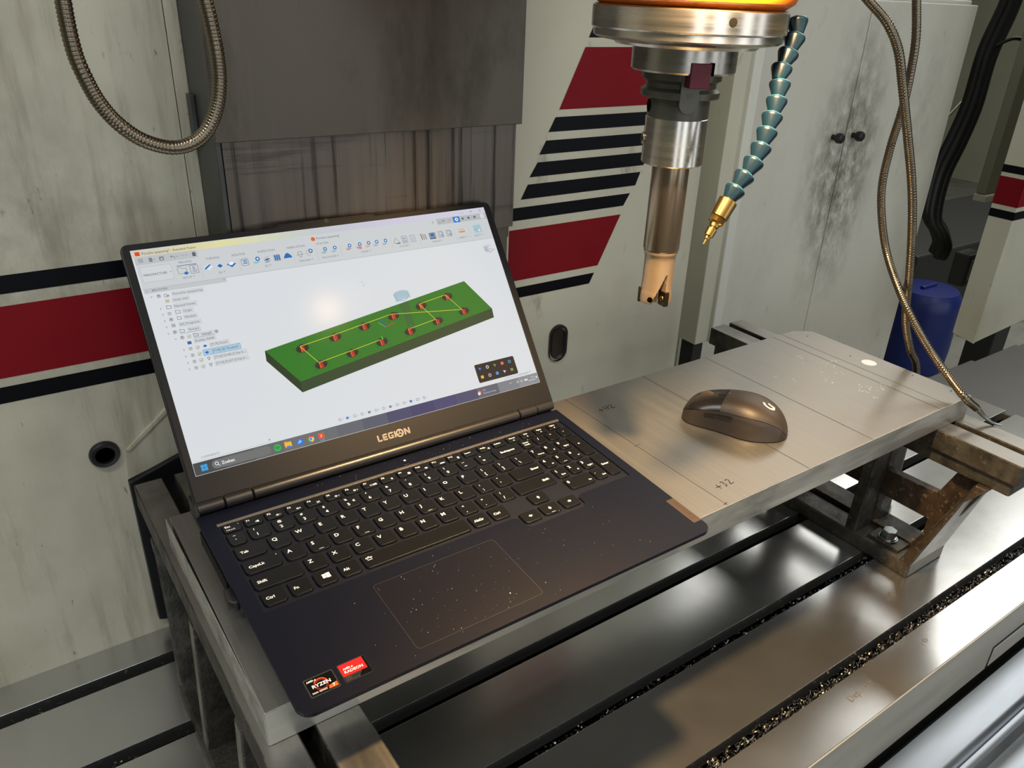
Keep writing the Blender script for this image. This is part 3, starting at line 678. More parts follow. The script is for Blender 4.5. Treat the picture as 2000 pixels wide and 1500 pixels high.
L.add(text_geo('5000 SERIES', x0 + 1.8, y0 + 2.2, 1.3, .2, width=10), 'sticker_white')
sticker(11, 30.8, 10.5, 26.2, L, 'processor_sticker')
L = Layers(); x0, y0 = 34, 10.5
L.add(flat([(x0 + .6, y0 + 5.0), (x0 + 17.2, y0 + 5.0), (x0 + 17.2, y0 + 15.4), (x0 + .6, y0 + 15.4)], .16), 'sticker_red')
L.add(flat([(x0 + .5, y0 + .5), (x0 + 18.8, y0 + .5), (x0 + 18.8, y0 + 15.6), (x0 + .5, y0 + 15.6)], .14), 'sticker_black')
L.add(flat([(x0 + .8, y0 + .7), (x0 + 10, y0 + .7), (x0 + 13, y0 + 4.8), (x0 + .8, y0 + 4.8)], .15), 'sticker_silver')
L.add(text_geo('AMD', x0 + 2.6, y0 + 10.2, 1.7, .2, bold=True, width=5), 'sticker_white')
L.add(flat([(x0 + 7.8, y0 + 10.3), (x0 + 9.2, y0 + 10.3), (x0 + 9.2, y0 + 11.8), (x0 + 8.6, y0 + 11.2)], .2), 'sticker_white')
L.add(text_geo('RADEON', x0 + 2.4, y0 + 7.2, 2.2, .2, bold=True, width=13), 'sticker_white')
L.add(text_geo('GRAPHICS', x0 + 5, y0 + 2.2, 1.4, .2, width=9), 'sticker_black')
sticker(34, 53, 10.5, 26.6, L, 'graphics_sticker')
rnd = random.Random(11); V = []
for k in range(150):
    if k < 60: x, y = rnd.uniform(90, 190), rnd.uniform(12, 80)
    else: x, y = rnd.uniform(60, 355), rnd.choice([rnd.uniform(5, 92), rnd.uniform(207, 220)])
    r = rnd.choice([.12, .15, .18, .25, .5 if k % 25 == 0 else .2]); V.append(flat(ellipse(x, y, r, r * 1.3, 5), .13))
tag(part('dust_speck', join(*V), 'dust', lap), kind='stuff')

# --- hinge and lid
hy_, hz_ = 227.5, 3.6
CYL = ((0, 0, 1), (1, 0, 0), (0, 1, 0))
for a, b, r in [(2.5, 24, 5.3), (24.6, 47, 5.6), (47.8, 316, 5.3), (316.8, 337.6, 5.6), (338.2, W_ - 2.2, 5.3)]:
    v, F = lathe([(r - .8, a), (r, a + .8), (r, b - .8), (r - .8, b)], 28)
    part('hinge_barrel', (np.column_stack([v[:, 2], v[:, 0] + hy_, v[:, 1] + hz_]), F), 'hinge_plastic', lap, smooth=40)
cl, sl = 0.63454501, 0.77288591
def LID(geo, d0=0.0):           # (x, s, d) on the lid to laptop coordinates; x, s as on the display, d towards the viewer
    v, F = geo; x, s, d = v[:, 0] + 9.2, v[:, 1] + 26.62, v[:, 2] + d0
    return np.column_stack([x, 226.25 + cl * s - sl * d, 3.85 + sl * s + cl * d]), F
DW, DH = 344.2, 193.6
lo_ = [(-7.1, -23), (353.2, -23)] + [(353.2 - 6 + 6 * math.sin(math.radians(90 - a)), 194 + 6 * math.sin(math.radians(a))) for a in range(0, 91, 15)]
lo_ += [(222, 200), (217, 202.6), (126.5, 202.6), (122, 200)] + [(-7.1 + 6 - 6 * math.sin(math.radians(a)), 194 + 6 * math.cos(math.radians(a))) for a in range(0, 91, 15)]
part('lid_back', LID(prism(lo_, -6.2, -1.6)), 'side_plastic', lap, bevel=1.2)
inner = [(x + (1.1 if x < 100 else -1.1 if x > 250 else 0), s - (1.1 if s > 100 else 0)) for x, s in lo_]
bz = part('screen_bezel', LID(holed(inner, [[(-.3, -.3), (DW + .3, -.3), (DW + .3, DH + .3), (-.3, DH + .3)]], -1.7, 0)), 'lid_plastic', lap, bevel=.3)
part('webcam', LID(join(ring2(171.8, 199.6, 2.1, 1.5, .05), flat(ellipse(171.8, 199.6, 1.0, 1.0), .06))), 'hinge_plastic', bz)
part('microphone_hole', LID(join(flat(ellipse(147, 199.6, .5, .5, 10), .05), flat(ellipse(197, 199.4, .5, .5, 10), .05))), 'hole_black', bz)
L = Layers(); m = 'emblem_metal'
xx = 156.5
for ch, wd in [('L', 5.2), ('E', 5.6), ('G', 6.2), ('I', 2.2)]:
    t = 1.45; z = .08; h = 6.0; s0 = -14.2; 
    if ch == 'L': R_ = [(0, t, 0, h), (0, 4.3, 0, t)]
    if ch == 'E': R_ = [(0, t, 0, h), (0, 4.5, 0, t), (0, 4.2, 2.3, 3.6), (0, 4.5, h - t, h)]
    if ch == 'G': R_ = [(0, t, 0, h), (0, 5.2, 0, t), (0, 5.2, h - t, h), (3.8, 5.2, 0, 3.2), (2.8, 5.2, 2.2, 3.3)]
    if ch == 'I': R_ = [(0, t, 0, h)]
    for a, b, c, d in R_: L.add(flat([(xx + a, s0 + c), (xx + b, s0 + c), (xx + b, s0 + d), (xx + a, s0 + d)], z), m)
    xx += wd
L.add(ring2(xx + 3.3, -11.2, 3.9, 2.5, .08), m)
for a in (90, 210, 330):
    c, s = math.cos(math.radians(a)), math.sin(math.radians(a)); L.add(poly_line([(xx + 3.3, -11.2), (xx + 3.3 + 2.8 * c, -11.2 + 2.8 * s)], 1.0, .085), m)
xx += 7.9; h = 6.0; s0 = -14.2
for pl_ in [[(0, 0), (1.5, 0), (1.5, 6), (0, 6)], [(4.3, 0), (5.8, 0), (5.8, 6), (4.3, 6)], [(0, 6), (1.7, 6), (5.8, 0), (4.1, 0)]]:
    L.add(flat([(xx + a, s0 + b) for a, b in pl_], .085), m)
part('model_emblem', LID(L.geo()), L.mats, bz, mi=L.M)

# --- the display and what it shows
emi('scr_base', (222, 226, 230))
dp = part('display_panel', LID(box(-.3, DW + .3, -.3, DH + .3, -1.6, -.55)), 'scr_base', lap)
Z = [-.50]
L = Layers()
def sc_(c): n = 'scr_%d_%d_%d' % c; emi(n, c); return n
def R(x0, x1, s0, s1, c, r=0, z=0): L.add(flat(rrect(x0, x1, s0, s1, r, 3) if r else [(x0, s0), (x1, s0), (x1, s1), (x0, s1)], Z[0] + z), sc_(c))
def P(pts, c, z=0): L.add(flat(pts, Z[0] + z), sc_(c))
def TX(s, x0, x1, s0, h, c, b=False, z=.05): L.add(text_geo(s, x0, s0, h, Z[0] + z, width=x1 - x0, bold=b), sc_(c))
def LN(pts, wd, c, z=.05): L.add(poly_line(pts, wd, Z[0] + z), sc_(c))
# window title strip, tinted by the wallpaper behind it
for i in range(36):
    a, b = DW * i / 36, DW * (i + 1) / 36
    tl = [(214, 208, 190), (222, 216, 176), (228, 224, 170), (220, 222, 186), (208, 214, 198), (200, 206, 208), (202, 204, 214), (206, 204, 220), (208, 206, 224), (210, 208, 226), (212, 210, 226), (212, 211, 226)]
    q_ = max(0, min(10.999, (i - 1) / 3)); k_ = int(q_); t = tuple(int(round(u + (v - u) * (q_ - k_))) for u, v in zip(tl[k_], tl[k_ + 1]))
    R(a, b, 187.6, DH, t)
R(1, DW, 159.8, 187.6, (208, 212, 214)); R(1.2, 51, 180.9, 187.6, (192, 196, 199), z=.02); R(285, DW, 181.3, 187.6, (186, 189, 192), z=.02)
R(1, DW, 159.6, 160, (176, 180, 182), z=.02)
R(2.6, 6.4, 188.7, 192.2, (226, 78, 34), .5, z=.03); TX('Porsche opspaning* - Autodesk Fusion', 7.8, 51, 189.2, 2.2, (70, 72, 76))
GR = (130, 136, 142); DK = (98, 102, 108); BL = (36, 112, 190); LB = (110, 170, 220)
for i in range(3): 
    for j in range(3): R(4 + i * 1.2, 4.8 + i * 1.2, 182.8 + j * 1.2, 183.6 + j * 1.2, GR, z=.04)
R(12, 14.6, 182.3, 186, GR, z=.04); R(20, 23.6, 182.4, 185.8, GR, .3, z=.04); R(21, 22.6, 183, 184.4, (200, 204, 206), z=.05)
LN([(29, 184.6), (30.2, 185.6)], .5, GR); LN([(29, 184.6), (30.2, 183.6)], .5, GR); LN([(29, 184.6), (32, 184.6), (32.4, 182.6)], .5, GR)
LN([(37, 184.6), (40, 184.6)], .45, (160, 164, 168)); P([(46, 184.6), (48, 186.6), (50, 184.6)], DK, .04); R(46.6, 49.4, 182.4, 184.7, DK, z=.04)
for x in (16, 34.2, 41.6): P([(x - .7, 184.6), (x + .7, 184.6), (x, 183.7)], GR, .04)
P([(152, 184.6), (153.9, 185.8), (155.8, 184.6), (155.8, 182.6), (153.9, 181.4), (152, 182.6)], (232, 104, 40), .04); TX('Porsche opspaning*', 157, 180.2, 182.9, 2.0, (96, 98, 102))
R(3, 27.6, 165.2, 178.8, (178, 182, 186), 1, z=.03); R(3.3, 27.3, 165.5, 178.5, (214, 217, 219), .9, z=.04)
TX('MANUFACTURE', 4.6, 23, 170.6, 2.0, (60, 64, 70), z=.06); P([(25, 172.2), (26.4, 172.2), (25.7, 171.2)], GR, .06)
for s, a, b in [('MILLING', 33.8, 44.6), ('TURNING', 56, 67.7), ('ADDITIVE', 78, 89.8), ('INSPECTION', 100.8, 116.5), ('FABRICATION', 127.4, 144.5), ('UTILITIES', 155, 167.5)]:
    TX(s, a, b, 177.6, 1.9, (118, 125, 131))
R(31.6, 47.8, 175.4, 175.9, (66, 74, 150), z=.04)
for s, a, b in [('SETUP', 33.6, 41.2), ('2D', 63.2, 66.6), ('3D', 103.6, 107), ('DRILLING', 135.3, 146), ('MULTI-AXIS', 157.3, 171), ('MODIFY', 196.4, 204.5), ('ACTIONS', 237, 246), ('MANAGE', 273.4, 282.4), ('INSPECT', 304.6, 313.4), ('SELECT', 323, 330.6)]:
    TX(s, a, b, 163.9, 1.7, (122, 128, 134)); P([(b + 1, 165.4), (b + 2.4, 165.4), (b + 1.7, 164.4)], GR, .05)
for x in (50, 82.5, 131.5, 153.6, 177, 229.5, 260.5, 301, 318.6): R(x, x + .35, 163, 175, (190, 194, 197), z=.03)
def ic_tilt(x, c=BL, c2=(224, 232, 240), n=3):
    P([(x - 4, 171), (x, 173.8), (x + 4, 171), (x, 168)], c2, .04)
    for k in range(n):
        o = (k - (n - 1) / 2) * 2.0; P([(x - 3.2 + o * .6 + .8, 171 + o * .45), (x - .6 + o * .6 + .8, 172.8 + o * .35), (x + .6 + o * .6 + .4, 172.1 + o * .35), (x - 2.2 + o * .6 + .8, 170 + o * .45)], c, .05)
def folder(x, s, w_=5, h_=4, c=GR): LN([(x, s), (x, s + h_), (x + w_ * .4, s + h_), (x + w_ * .5, s + h_ * .8), (x + w_, s + h_ * .8), (x + w_, s), (x, s)], .35, c)
folder(31.6, 168.8, 7, 5.4); P([(35.4, 168.6), (37.6, 170.2), (40, 168.8), (37.6, 167)], BL, .05)
LN([(41.6, 167.6), (41.6, 174.6), (48, 174.6), (48, 167.6), (41.6, 167.6)], .4, GR); TX('G', 43.6, 45.6, 171.4, 2.4, BL, True)
for k in range(2): R(43, 46.8, 168.8 + k * 1.3, 169.3 + k * 1.3, GR, z=.05)
ic_tilt(56.6); ic_tilt(66.2, BL, (216, 222, 228), 1); P([(63.6, 170.8), (66.2, 172.4), (68.8, 170.8), (66.2, 169)], BL, .06); ic_tilt(76, (240, 244, 248), BL, 1); P([(73.4, 171.8), (76, 173.6), (78.8, 171.8), (76, 169.8)], (240, 244, 248), .06)
R(84.4, 91, 167.6, 174.4, (160, 168, 176), 1.4, .03); R(85.2, 90.2, 168.4, 173.6, (222, 228, 234), 1.2, .04)
for k in range(3): R(86, 89.8, 169.4 + k * 1.4, 170.2 + k * 1.4, BL, .3, .05)
def badge(x, s, r=2.0): L.add(flat(ellipse(x, s, r, r, 14), Z[0] + .06), sc_(BL)); L.add(flat(ellipse(x, s, r * .5, r * .5, 10), Z[0] + .07), sc_((226, 232, 240)))
P([(94, 169), (98, 171), (101, 169.6), (97, 167.8)], (150, 200, 205), .04); badge(99.2, 172.4)
for k in range(3): P([(104, 168.2 + k * 2), (108, 169.6 + k * 2), (110.6, 169 + k * 2), (106.6, 167.6 + k * 2)], [(150, 156, 162), (60, 90, 150), (190, 196, 202)][k], .04 + k * .005)
R(113.4, 119.6, 167.8, 174, (170, 176, 182), .8, .03)
for k in range(3): R(114.2 + k * 1.8, 115.4 + k * 1.8, 168.6, 173.4, BL, .2, .05)
L.add(flat([(122.6 + 7.4 * t / 10, 170.4 + 3.6 * math.sin(math.pi * t / 10)) for t in range(11)] + [(130, 169.2), (122.6, 169.2)], Z[0] + .04), sc_(BL))
def hatch(x, c=GR): LN([(x - 2, 173.4), (x + 2, 173.4), (x + 1, 169), (x, 167.8), (x - 1, 169), (x - 2, 173.4)], .4, c); LN([(x - 3.4, 170.6), (x + 3.4, 171)], .4, c)
hatch(138); hatch(146, (190, 170, 150)); badge(148.4, 173)
for x, c in ((160.6, (170, 196, 210)), (170.2, (176, 200, 214)), (185, (196, 170, 170)), (195.4, (200, 168, 168)), (204.6, (226, 190, 160)), (213, (190, 194, 200)), (222.4, (180, 196, 200))):
    P([(x - 3, 170), (x + .4, 171.8), (x + 3, 170), (x - .4, 168)], c, .04); LN([(x - 2.4, 169), (x + 2.6, 169.6)], .3, GR)
    if x < 224: badge(x + 1.8, 172.8, 1.8)
LN([(195.4, 167.4), (198.4, 170)], .5, (226, 80, 60), .06); LN([(198.4, 167.4), (195.4, 170)], .5, (226, 80, 60), .06)
LN([(232, 169), (235, 174), (238.4, 169.4), (236, 168), (232, 169)], .4, GR); R(234.6, 239, 167.6, 168.6, DK, z=.05)
LN([(241.4, 167.6), (241.4, 174.6), (247.2, 174.6), (247.2, 167.6), (241.4, 167.6)], .4, GR); TX('G1', 242.2, 246.4, 171.4, 2, BL, True); TX('G2', 242.2, 246.4, 168.5, 2, BL, True)
LN([(250.6, 167.6), (250.6, 174.6), (256, 174.6), (256, 167.6), (250.6, 167.6)], .35, GR)
for k in range(4): R(251.6, 255, 168.8 + k * 1.4, 169.1 + k * 1.4, GR, z=.05)
for k in range(3): LN([(263 + k * 2.2, 174.6 - k * .4), (263.6 + k * 2.2, 168)], .9, [(90, 90, 96), (150, 130, 110), (120, 124, 130)][k])
R(271.6, 279.4, 169, 174.4, (150, 156, 164), .6, .03); R(273.4, 277.6, 170, 173.6, BL, .3, .05); R(272, 279, 167.6, 168.8, (40, 50, 70), z=.05)
for x in (282, 291.6):
    for k in range(3): LN([(x + k, 168 + .0 * k), (x + k, 174.6 - k * .7), (x + 5 + k * .6, 174.6 - k * .7), (x + 5 + k * .6, 168), (x + k, 168)], .3, GR)
    badge(x + 4.2, 170, 1.3)
R(306.6, 313.6, 170, 171.8, (232, 150, 60), z=.05); LN([(306.6, 173.4), (313.6, 173.6)], .35, GR)
R(324.4, 333.6, 167.6, 176, (168, 200, 214), .6, .03); LN([(325.6, 171), (332.4, 171.2)], .3, GR); P([(329.6, 172), (332.4, 169.6), (331, 169.4), (330.6, 168)], (250, 250, 250), .06)
LN([(286.4, 183.4), (289.6, 183.4)], .0 + .45, DK); LN([(291, 184.8), (294.4, 184.8)], .4, DK); LN([(292.7, 186.2), (292.7, 183.4)], .4, DK); LN([(279.8, 185.6), (281.6, 183.6)], .35, GR); LN([(281.6, 185.6), (279.8, 183.6)], .35, GR)
TX('0*', 299, 301.6, 183.6, 2, GR); R(304.2, 312, 181.3, 187.6, (38, 124, 208), z=.04); L.add(ring2(308.2, 184.5, 2.0, .8, Z[0] + .06), sc_((236, 240, 246)))
for x in (315.6, 322.6, 330): L.add(flat(ellipse(x, 184.6, 1.3, 1.3, 10), Z[0] + .05), sc_(DK))
L.add(flat(ellipse(339.4, 184.6, 2.6, 2.6, 20), Z[0] + .05), sc_((226, 228, 232))); TX('CC', 337.9, 341, 183.8, 1.5, GR, z=.07)
LN([(337.6, 192), (339.6, 190)], .3, DK); LN([(339.6, 192), (337.6, 190)], .3, DK); L.add(ring2(327.6, 191, 1, .7, Z[0] + .05), sc_(DK)); LN([(316, 190.4), (318.4, 190.4)], .3, DK)
# orientation cube
P([(329.4, 152), (334, 153.8), (339.4, 152.6), (334.6, 150.8)], (206, 212, 220), .04); P([(329.4, 152), (334.6, 150.8), (334.6, 144.6), (329.8, 146.4)], (188, 194, 206), .05); P([(334.6, 150.8), (339.4, 152.6), (339.8, 147), (334.6, 144.6)], (220, 222, 226), .045)
LN([(329.4, 152), (329.8, 146.4)], .3, (80, 200, 90)); LN([(334.6, 144.6), (342, 147.6)], .4, (220, 60, 70)); LN([(331, 151.4), (332, 145.4)], .35, (90, 90, 220)); TX('FRONT', 335.2, 339.2, 147.6, 1.0, GR, z=.07)
# browser tree
R(1.4, 68, 155.8, 160, (198, 202, 205), z=.02); TX('BROWSER', 7.4, 19.8, 157.2, 1.7, (90, 96, 102)); LN([(65, 158.2), (67, 158.2)], .35, GR); LN([(3, 158), (4.4, 158)], .4, GR)
TG = (211, 214, 217)
def chev(x, s, down): LN([(x - .7, s + .5), (x, s - .4), (x + .7, s + .5)] if down else [(x - .4, s + .8), (x + .5, s), (x - .4, s - .8)], .3, DK)
def eye(x, s, c=DK): L.add(ring2(x, s, 1.7, 1.2, Z[0] + .05, 20, 160, 8), sc_(c)); L.add(ring2(x, s + .8, 1.9, 1.5, Z[0] + .05, 205, 335, 8), sc_(c)); L.add(flat(ellipse(x, s + .3, .6, .6, 8), Z[0] + .05), sc_(c))
def tick(x, s): L.add(ring2(x, s, 1.7, 1.4, Z[0] + .05), sc_((140, 170, 60))); LN([(x - .8, s), (x - .2, s - .7), (x + .9, s + .8)], .35, (90, 110, 80))
rowsT = [('Porsche opspaning', 22.4, 46.2, 151.4, 1), ('Units: mm', 21.3, 33.2, 146.2, 0), ('Named Views', 20.9, 37.6, 140.8, 2), ('Origin', 26.6, 33.4, 135.6, 2), ('Models', 26.4, 35.4, 130.2, 2), ('NC Programs', 21, 36.9, 124.7, 2), ('Setups', 26.4, 34.8, 119.2, 3)]
for s, a, b, y, k in rowsT:
    R(a - 1, b + 1.6, y - 1.3, y + 3.2, TG, .4, .02); TX(s, a, b, y + .2, 1.9, (112, 116, 122))
chev(5.8, 152.6, True); eye(11.4, 152.2); LN([(15.6, 150.8), (15.6, 153.4), (17.6, 153.4), (17.6, 150.8), (15.6, 150.8)], .3, DK); R(17.6, 19.4, 150.8, 152.4, (150, 156, 160), z=.04)
R(15.2, 18.4, 145.8, 148.6, (196, 190, 170), .3, .04)
for x, y, f in [(10, 141.6, 1), (10.4, 136.2, 2), (10.4, 130.8, 2), (10.4, 125.4, 1)]: chev(x, y, False)
folder(14.8, 140.6, 3.6, 2.8, DK); folder(20.6, 135.4, 3.6, 2.8, DK); eye(15.6, 136, (150, 154, 158)); eye(15.6, 130.8); folder(20.6, 130, 3, 2.8, DK); R(14.4, 17.6, 124.4, 127.4, (176, 180, 184), .3, .04)
chev(10.4, 119.6, True); eye(15.6, 119.8); folder(19.6, 119, 3.6, 2.6, DK)
chev(14.6, 114.2, True); eye(19.9, 114.2); tick(25.4, 114.4); folder(29, 113.6, 3.6, 2.6, DK)
R(28.6, 48, 112.2, 116.4, TG, .4, .02); TX('Setup2', 35.6, 43.6, 113.4, 2.0, (50, 54, 60)); L.add(ring2(47.8, 114.6, 1.3, .9, Z[0] + .05), sc_(DK)); L.add(flat(ellipse(47.8, 114.6, .5, .5, 8), Z[0] + .05), sc_(DK))
for i in range(14): LN([(19.4 + i * 1.2, 118.2), (20 + i * 1.2, 117.6)], .35, (70, 110, 190)); LN([(29 + i * 1.2, 112.6), (29.6 + i * 1.2, 112)], .35, (70, 110, 190))
R(27.6, 46, 107.6, 111.8, TG, .4, .02); TX('Rottler F69A', 28.9, 44.6, 108.7, 1.9, (96, 100, 106)); R(22.6, 25.8, 107.8, 110.4, (70, 100, 160), .3, .04)
for k, (s, b, y) in enumerate([('[T19] Face2', 54, 103.1), ('[T19] 2D Pocket3', 61.6, 97.4), ('[T16] Drill6 [Chip b...', 66, 91.9), ('[T14] Drill7 [Chip b...', 66, 86.4)]):
    if k == 1: R(32.4, 63.6, y - 1.7, y + 3.6, (110, 160, 200), .3, .02); R(32.8, 63.2, y - 1.3, y + 3.2, (176, 206, 226), .3, .03)
    else: R(38.8, b + 1.8, y - 1.3, y + 3.2, TG, .4, .02)
    TX(s, 39.9, b, y + .1, 2.0, (50, 62, 74) if k == 1 else (116, 120, 126)); chev(18.4, y + .8, False); eye(23.8, y + .5, (140, 144, 148)); tick(29.4, y + .8)
    if k < 2: P([(33.6, y + .9), (35.4, y + 2.2), (37.2, y + .9), (35.4, y - .4)], BL, .05)
    else: LN([(34.4, y + 2), (35.6, y - .6), (36.8, y + 2), (34.4, y + 2)], .4, DK)
# comments bar and navigation bar
TX('COMMENTS', 7.6, 22.4, 12.8, 1.7, (130, 134, 138)); R(1, 66, 11.4, 11.7, (190, 194, 198), z=.03); LN([(63, 13.6), (65, 13.6)], .3, DK); LN([(64, 14.6), (64, 12.6)], .3, DK)
for i in range(13):
    x = 128.3 + i * 7.1; c = [GR, (80, 140, 200), GR, GR, GR, GR, GR, GR, (90, 130, 170), GR, (50, 120, 200), DK, BL][i]
    if i % 3 == 0: L.add(ring2(x, 14.8, 1.3, .9, Z[0] + .05), sc_(c))
    elif i % 3 == 1: R(x - 1.3, x + 1.3, 13.6, 15.8, c, .3, .04)
    else: LN([(x - 1.2, 13.8), (x - 1.2, 15.8), (x + 1.2, 15.8), (x + 1.2, 13.8), (x - 1.2, 13.8)], .35, c)
    P([(x + 2.4, 15), (x + 3.4, 15), (x + 2.9, 14.4)], GR, .04)
# taskbar
for i, c in enumerate([(70, 72, 74), (84, 86, 86), (100, 103, 102), (106, 110, 110), (104, 108, 112), (96, 101, 110), (84, 90, 106), (66, 70, 104), (60, 60, 104), (66, 66, 110), (72, 74, 108), (92, 96, 112), (124, 128, 136), (140, 144, 150)]):
    R(DW * i / 14, DW * (i + 1) / 14, 0, 10.4, c, z=.01)
for a in (0, 1):
    for b in (0, 1): R(5.4 + a * 2.7, 7.8 + a * 2.7, 2.6 + b * 2.7, 5 + b * 2.7, (52, 166, 236), z=.04)
R(14, 63, 1.6, 9.0, (112, 114, 114), 3.6, .03); L.add(ring2(18, 5.8, 1.5, 1.0, Z[0] + .06), sc_((240, 240, 240))); LN([(18.9, 4.8), (20.2, 3.4)], .5, (240, 240, 240), .06); TX('Zoeken', 21.8, 32.4, 4.0, 2.6, (244, 244, 244), True, z=.06)
L.add(flat(ellipse(68.6, 5.1, 3.0, 3.0, 20), Z[0] + .04), sc_((30, 190, 86)))
for k in range(3): L.add(ring2(68.6, 2.6, 1.9 + k * 1.0, 1.5 + k * 1.0, Z[0] + .06, 50, 130, 6), sc_((20, 60, 30)))
R(75, 81, 3.4, 7.6, (244, 190, 60), .4, .04); R(75, 77.6, 7.2, 8.4, (220, 160, 40), .3, .04); R(76.4, 79.6, 2.8, 4.4, (60, 130, 220), .3, .05)
L.add(flat(ellipse(88.4, 5, 3.0, 2.8, 20), Z[0] + .04), sc_((44, 110, 220))); P([(86, 4), (88.4, 7.2), (90.4, 5), (88, 3.6)], (120, 190, 240), .05)
for a0, a1, c in [(30, 150, (226, 64, 50)), (150, 270, (60, 170, 80)), (270, 390, (248, 200, 50))]: L.add(ring2(98.2, 5, 2.9, 1.3, Z[0] + .05, a0, a1, 8), sc_(c))
L.add(flat(ellipse(98.2, 5, 1.5, 1.5, 14), Z[0] + .06), sc_((240, 240, 244))); L.add(flat(ellipse(98.2, 5, 1.15, 1.15, 14), Z[0] + .07), sc_((50, 120, 230)))
R(105.2, 110.4, 2.6, 7.8, (232, 84, 44), .6, .04); TX('F', 107, 108.6, 3.8, 2.4, (250, 220, 200), True, z=.06); R(106, 110, 1.0, 1.5, (80, 180, 240), z=.05)
for x in (318.5, 323.4): L.add(ring2(x, 6, 1.0, .6, Z[0] + .05), sc_((230, 230, 234)))
R(327, 331, 5.2, 6.8, (232, 232, 236), .3, .05); TX('13:13', 335.2, 340, 6.4, 1.5, (232, 232, 236)); TX('20-9-2024', 331.8, 340, 3.6, 1.5, (232, 232, 236)); R(341.4, 343, 5, 7, (232, 232, 236), .4, .05)
LN([(309, 6.4), (310.2, 7.2), (311.4, 6.4)], .35, (230, 230, 234))
L.add(flat(ellipse(272.6, 5.4, 1.9, 1.9, 14), Z[0] + .04), sc_((236, 130, 90))); L.add(flat(ellipse(271.8, 4.6, 1.5, 1.5, 14), Z[0] + .05), sc_((240, 236, 230)))
TX('11 C', 276.4, 280, 5.9, 1.7, (236, 236, 240)); TX('Meestal zonnig', 276.4, 291, 3.2, 1.5, (200, 202, 212))
R(304, 334, 11.6, 13.6, (208, 212, 216), z=.015); TX('ing time: 0:02:58', 322.6, 337.4, 12.3, 1.4, (150, 154, 158))
# hidden icons flyout
R(275.8, 322.8, 14.6, 33.4, (20, 22, 27), 1.4, .03)
for i in range(10):
    x = 281 + (i % 5) * 8.9; y = 28.6 if i < 5 else 20
    c = [(60, 120, 230), (224, 224, 228), (120, 160, 60), (230, 110, 100), (90, 160, 220), (226, 190, 60), (200, 200, 206), (70, 150, 220), (210, 214, 224), (120, 140, 90)][i]
    if i in (1, 4, 6): L.add(ring2(x, y, 1.7, 1.0, Z[0] + .05), sc_(c))
    elif i in (0, 2, 8): P([(x - 1.7, y + 1.3), (x + 1.7, y + .6), (x - .2, y - 1.7)], c, .05)
    else: R(x - 1.6, x + 1.6, y - 1.5, y + 1.5, c, .5, .05)
# green workpiece of the drawing
P([(81.9, 89.6), (294.4, 119.4), (316.2, 86), (104.3, 56)], (44, 120, 34), .02); P([(104.3, 56), (316.2, 86), (315.2, 76.6), (103.2, 46.6)], (48, 70, 42), .02); P([(81.9, 89.6), (104.3, 56), (103.2, 46.6), (80.8, 80.6)], (36, 58, 32), .02)
LN([(104.3, 56), (316.2, 86)], .35, (40, 60, 30), .03); LN([(81.9, 89.6), (104.3, 56)], .35, (40, 60, 30), .03)
HL = [(114.5, 85.6), (146.8, 89.6), (177, 94.0), (208.4, 98.4), (239.7, 103.0), (270.5, 107.2)]; GL = [(126.7, 67.7), (158.1, 71.9), (189.3, 76.3), (220.4, 80.7), (252, 85), (283.7, 89.4)]
for x, y in HL + GL:
    L.add(flat(ellipse(x, y - .4, 6.0, 3.8, 22, .14), Z[0] + .04), sc_((44, 40, 36))); L.add(ring2(x, y - .4, 4.2, 3.6, Z[0] + .045, 10, 170, 10), sc_((70, 66, 58)))
    P([(x - 1.8, y + 2.2), (x + 1.6, y + 1.2), (x + 2.2, y - 3.6), (x - 1.4, y - 3.8)], (190, 46, 30), .05); P([(x - 1.8, y + 2.2), (x - 1.1, y + 2.0), (x - .7, y - 3.8), (x - 1.4, y - 3.8)], (226, 120, 60), .055)
    for dx, dy in ((-7.6, 0), (7.6, -.6), (5.2, 3.8), (-6, -4.4), (6.4, -4.4)): L.add(ring2(x + dx, y + dy, 1.0, .8, Z[0] + .04, 0, 360, 10), sc_((34, 84, 28)))
YL = (214, 214, 50); up = lambda p_: (p_[0] - 1.6, p_[1] + 1.8)
LN([up(GL[0]), up(HL[0]), up(HL[1]), up(HL[2]), up(HL[3]), up(GL[5]), up(HL[5]), up(HL[4]), up(GL[4]), up(GL[3])], .5, YL, .06); LN([up(GL[0]), up(GL[1]), up(GL[2])], .5, YL, .06)
P([(189.6, 78), (191.4, 78), (190.5, 82.4)], (60, 200, 60), .07); P([(219.6, 84), (221.8, 84), (220.6, 80.6)], (226, 60, 40), .07)
LN([(197.4, 89), (207.6, 92)], .6, (210, 60, 40), .07); LN([(197.4, 89), (191.6, 94.6)], .6, (70, 200, 70), .07); LN([(197.4, 89), (195.6, 98)], .7, (50, 70, 220), .07)
# ghost of the tool
P([(214.6, 118.4), (215.6, 110.6), (232, 113.4), (231.4, 117.2)], (172, 200, 210), .045); L.add(flat(ellipse(223, 118.2, 8.4, 3.2, 22, .05), Z[0] + .05), sc_((166, 194, 206))); L.add(ring2(223, 118.2, 7.6, 7.2, Z[0] + .055, 180, 360), sc_((120, 160, 176)))
P([(217, 108), (228, 110), (227, 86), (220, 85)], (52, 104, 46), .035)
P([(187.4, 136.4), (190.6, 133.6), (189, 133.2), (188.4, 131.8)], (250, 250, 250), .06); LN([(187.4, 136.4), (190.6, 133.6), (189, 133.2), (188.4, 131.8), (187.4, 136.4)], .2, (90, 90, 90), .065)
part('screen_picture', LID(L.geo()), L.mats, dp, mi=L.M)

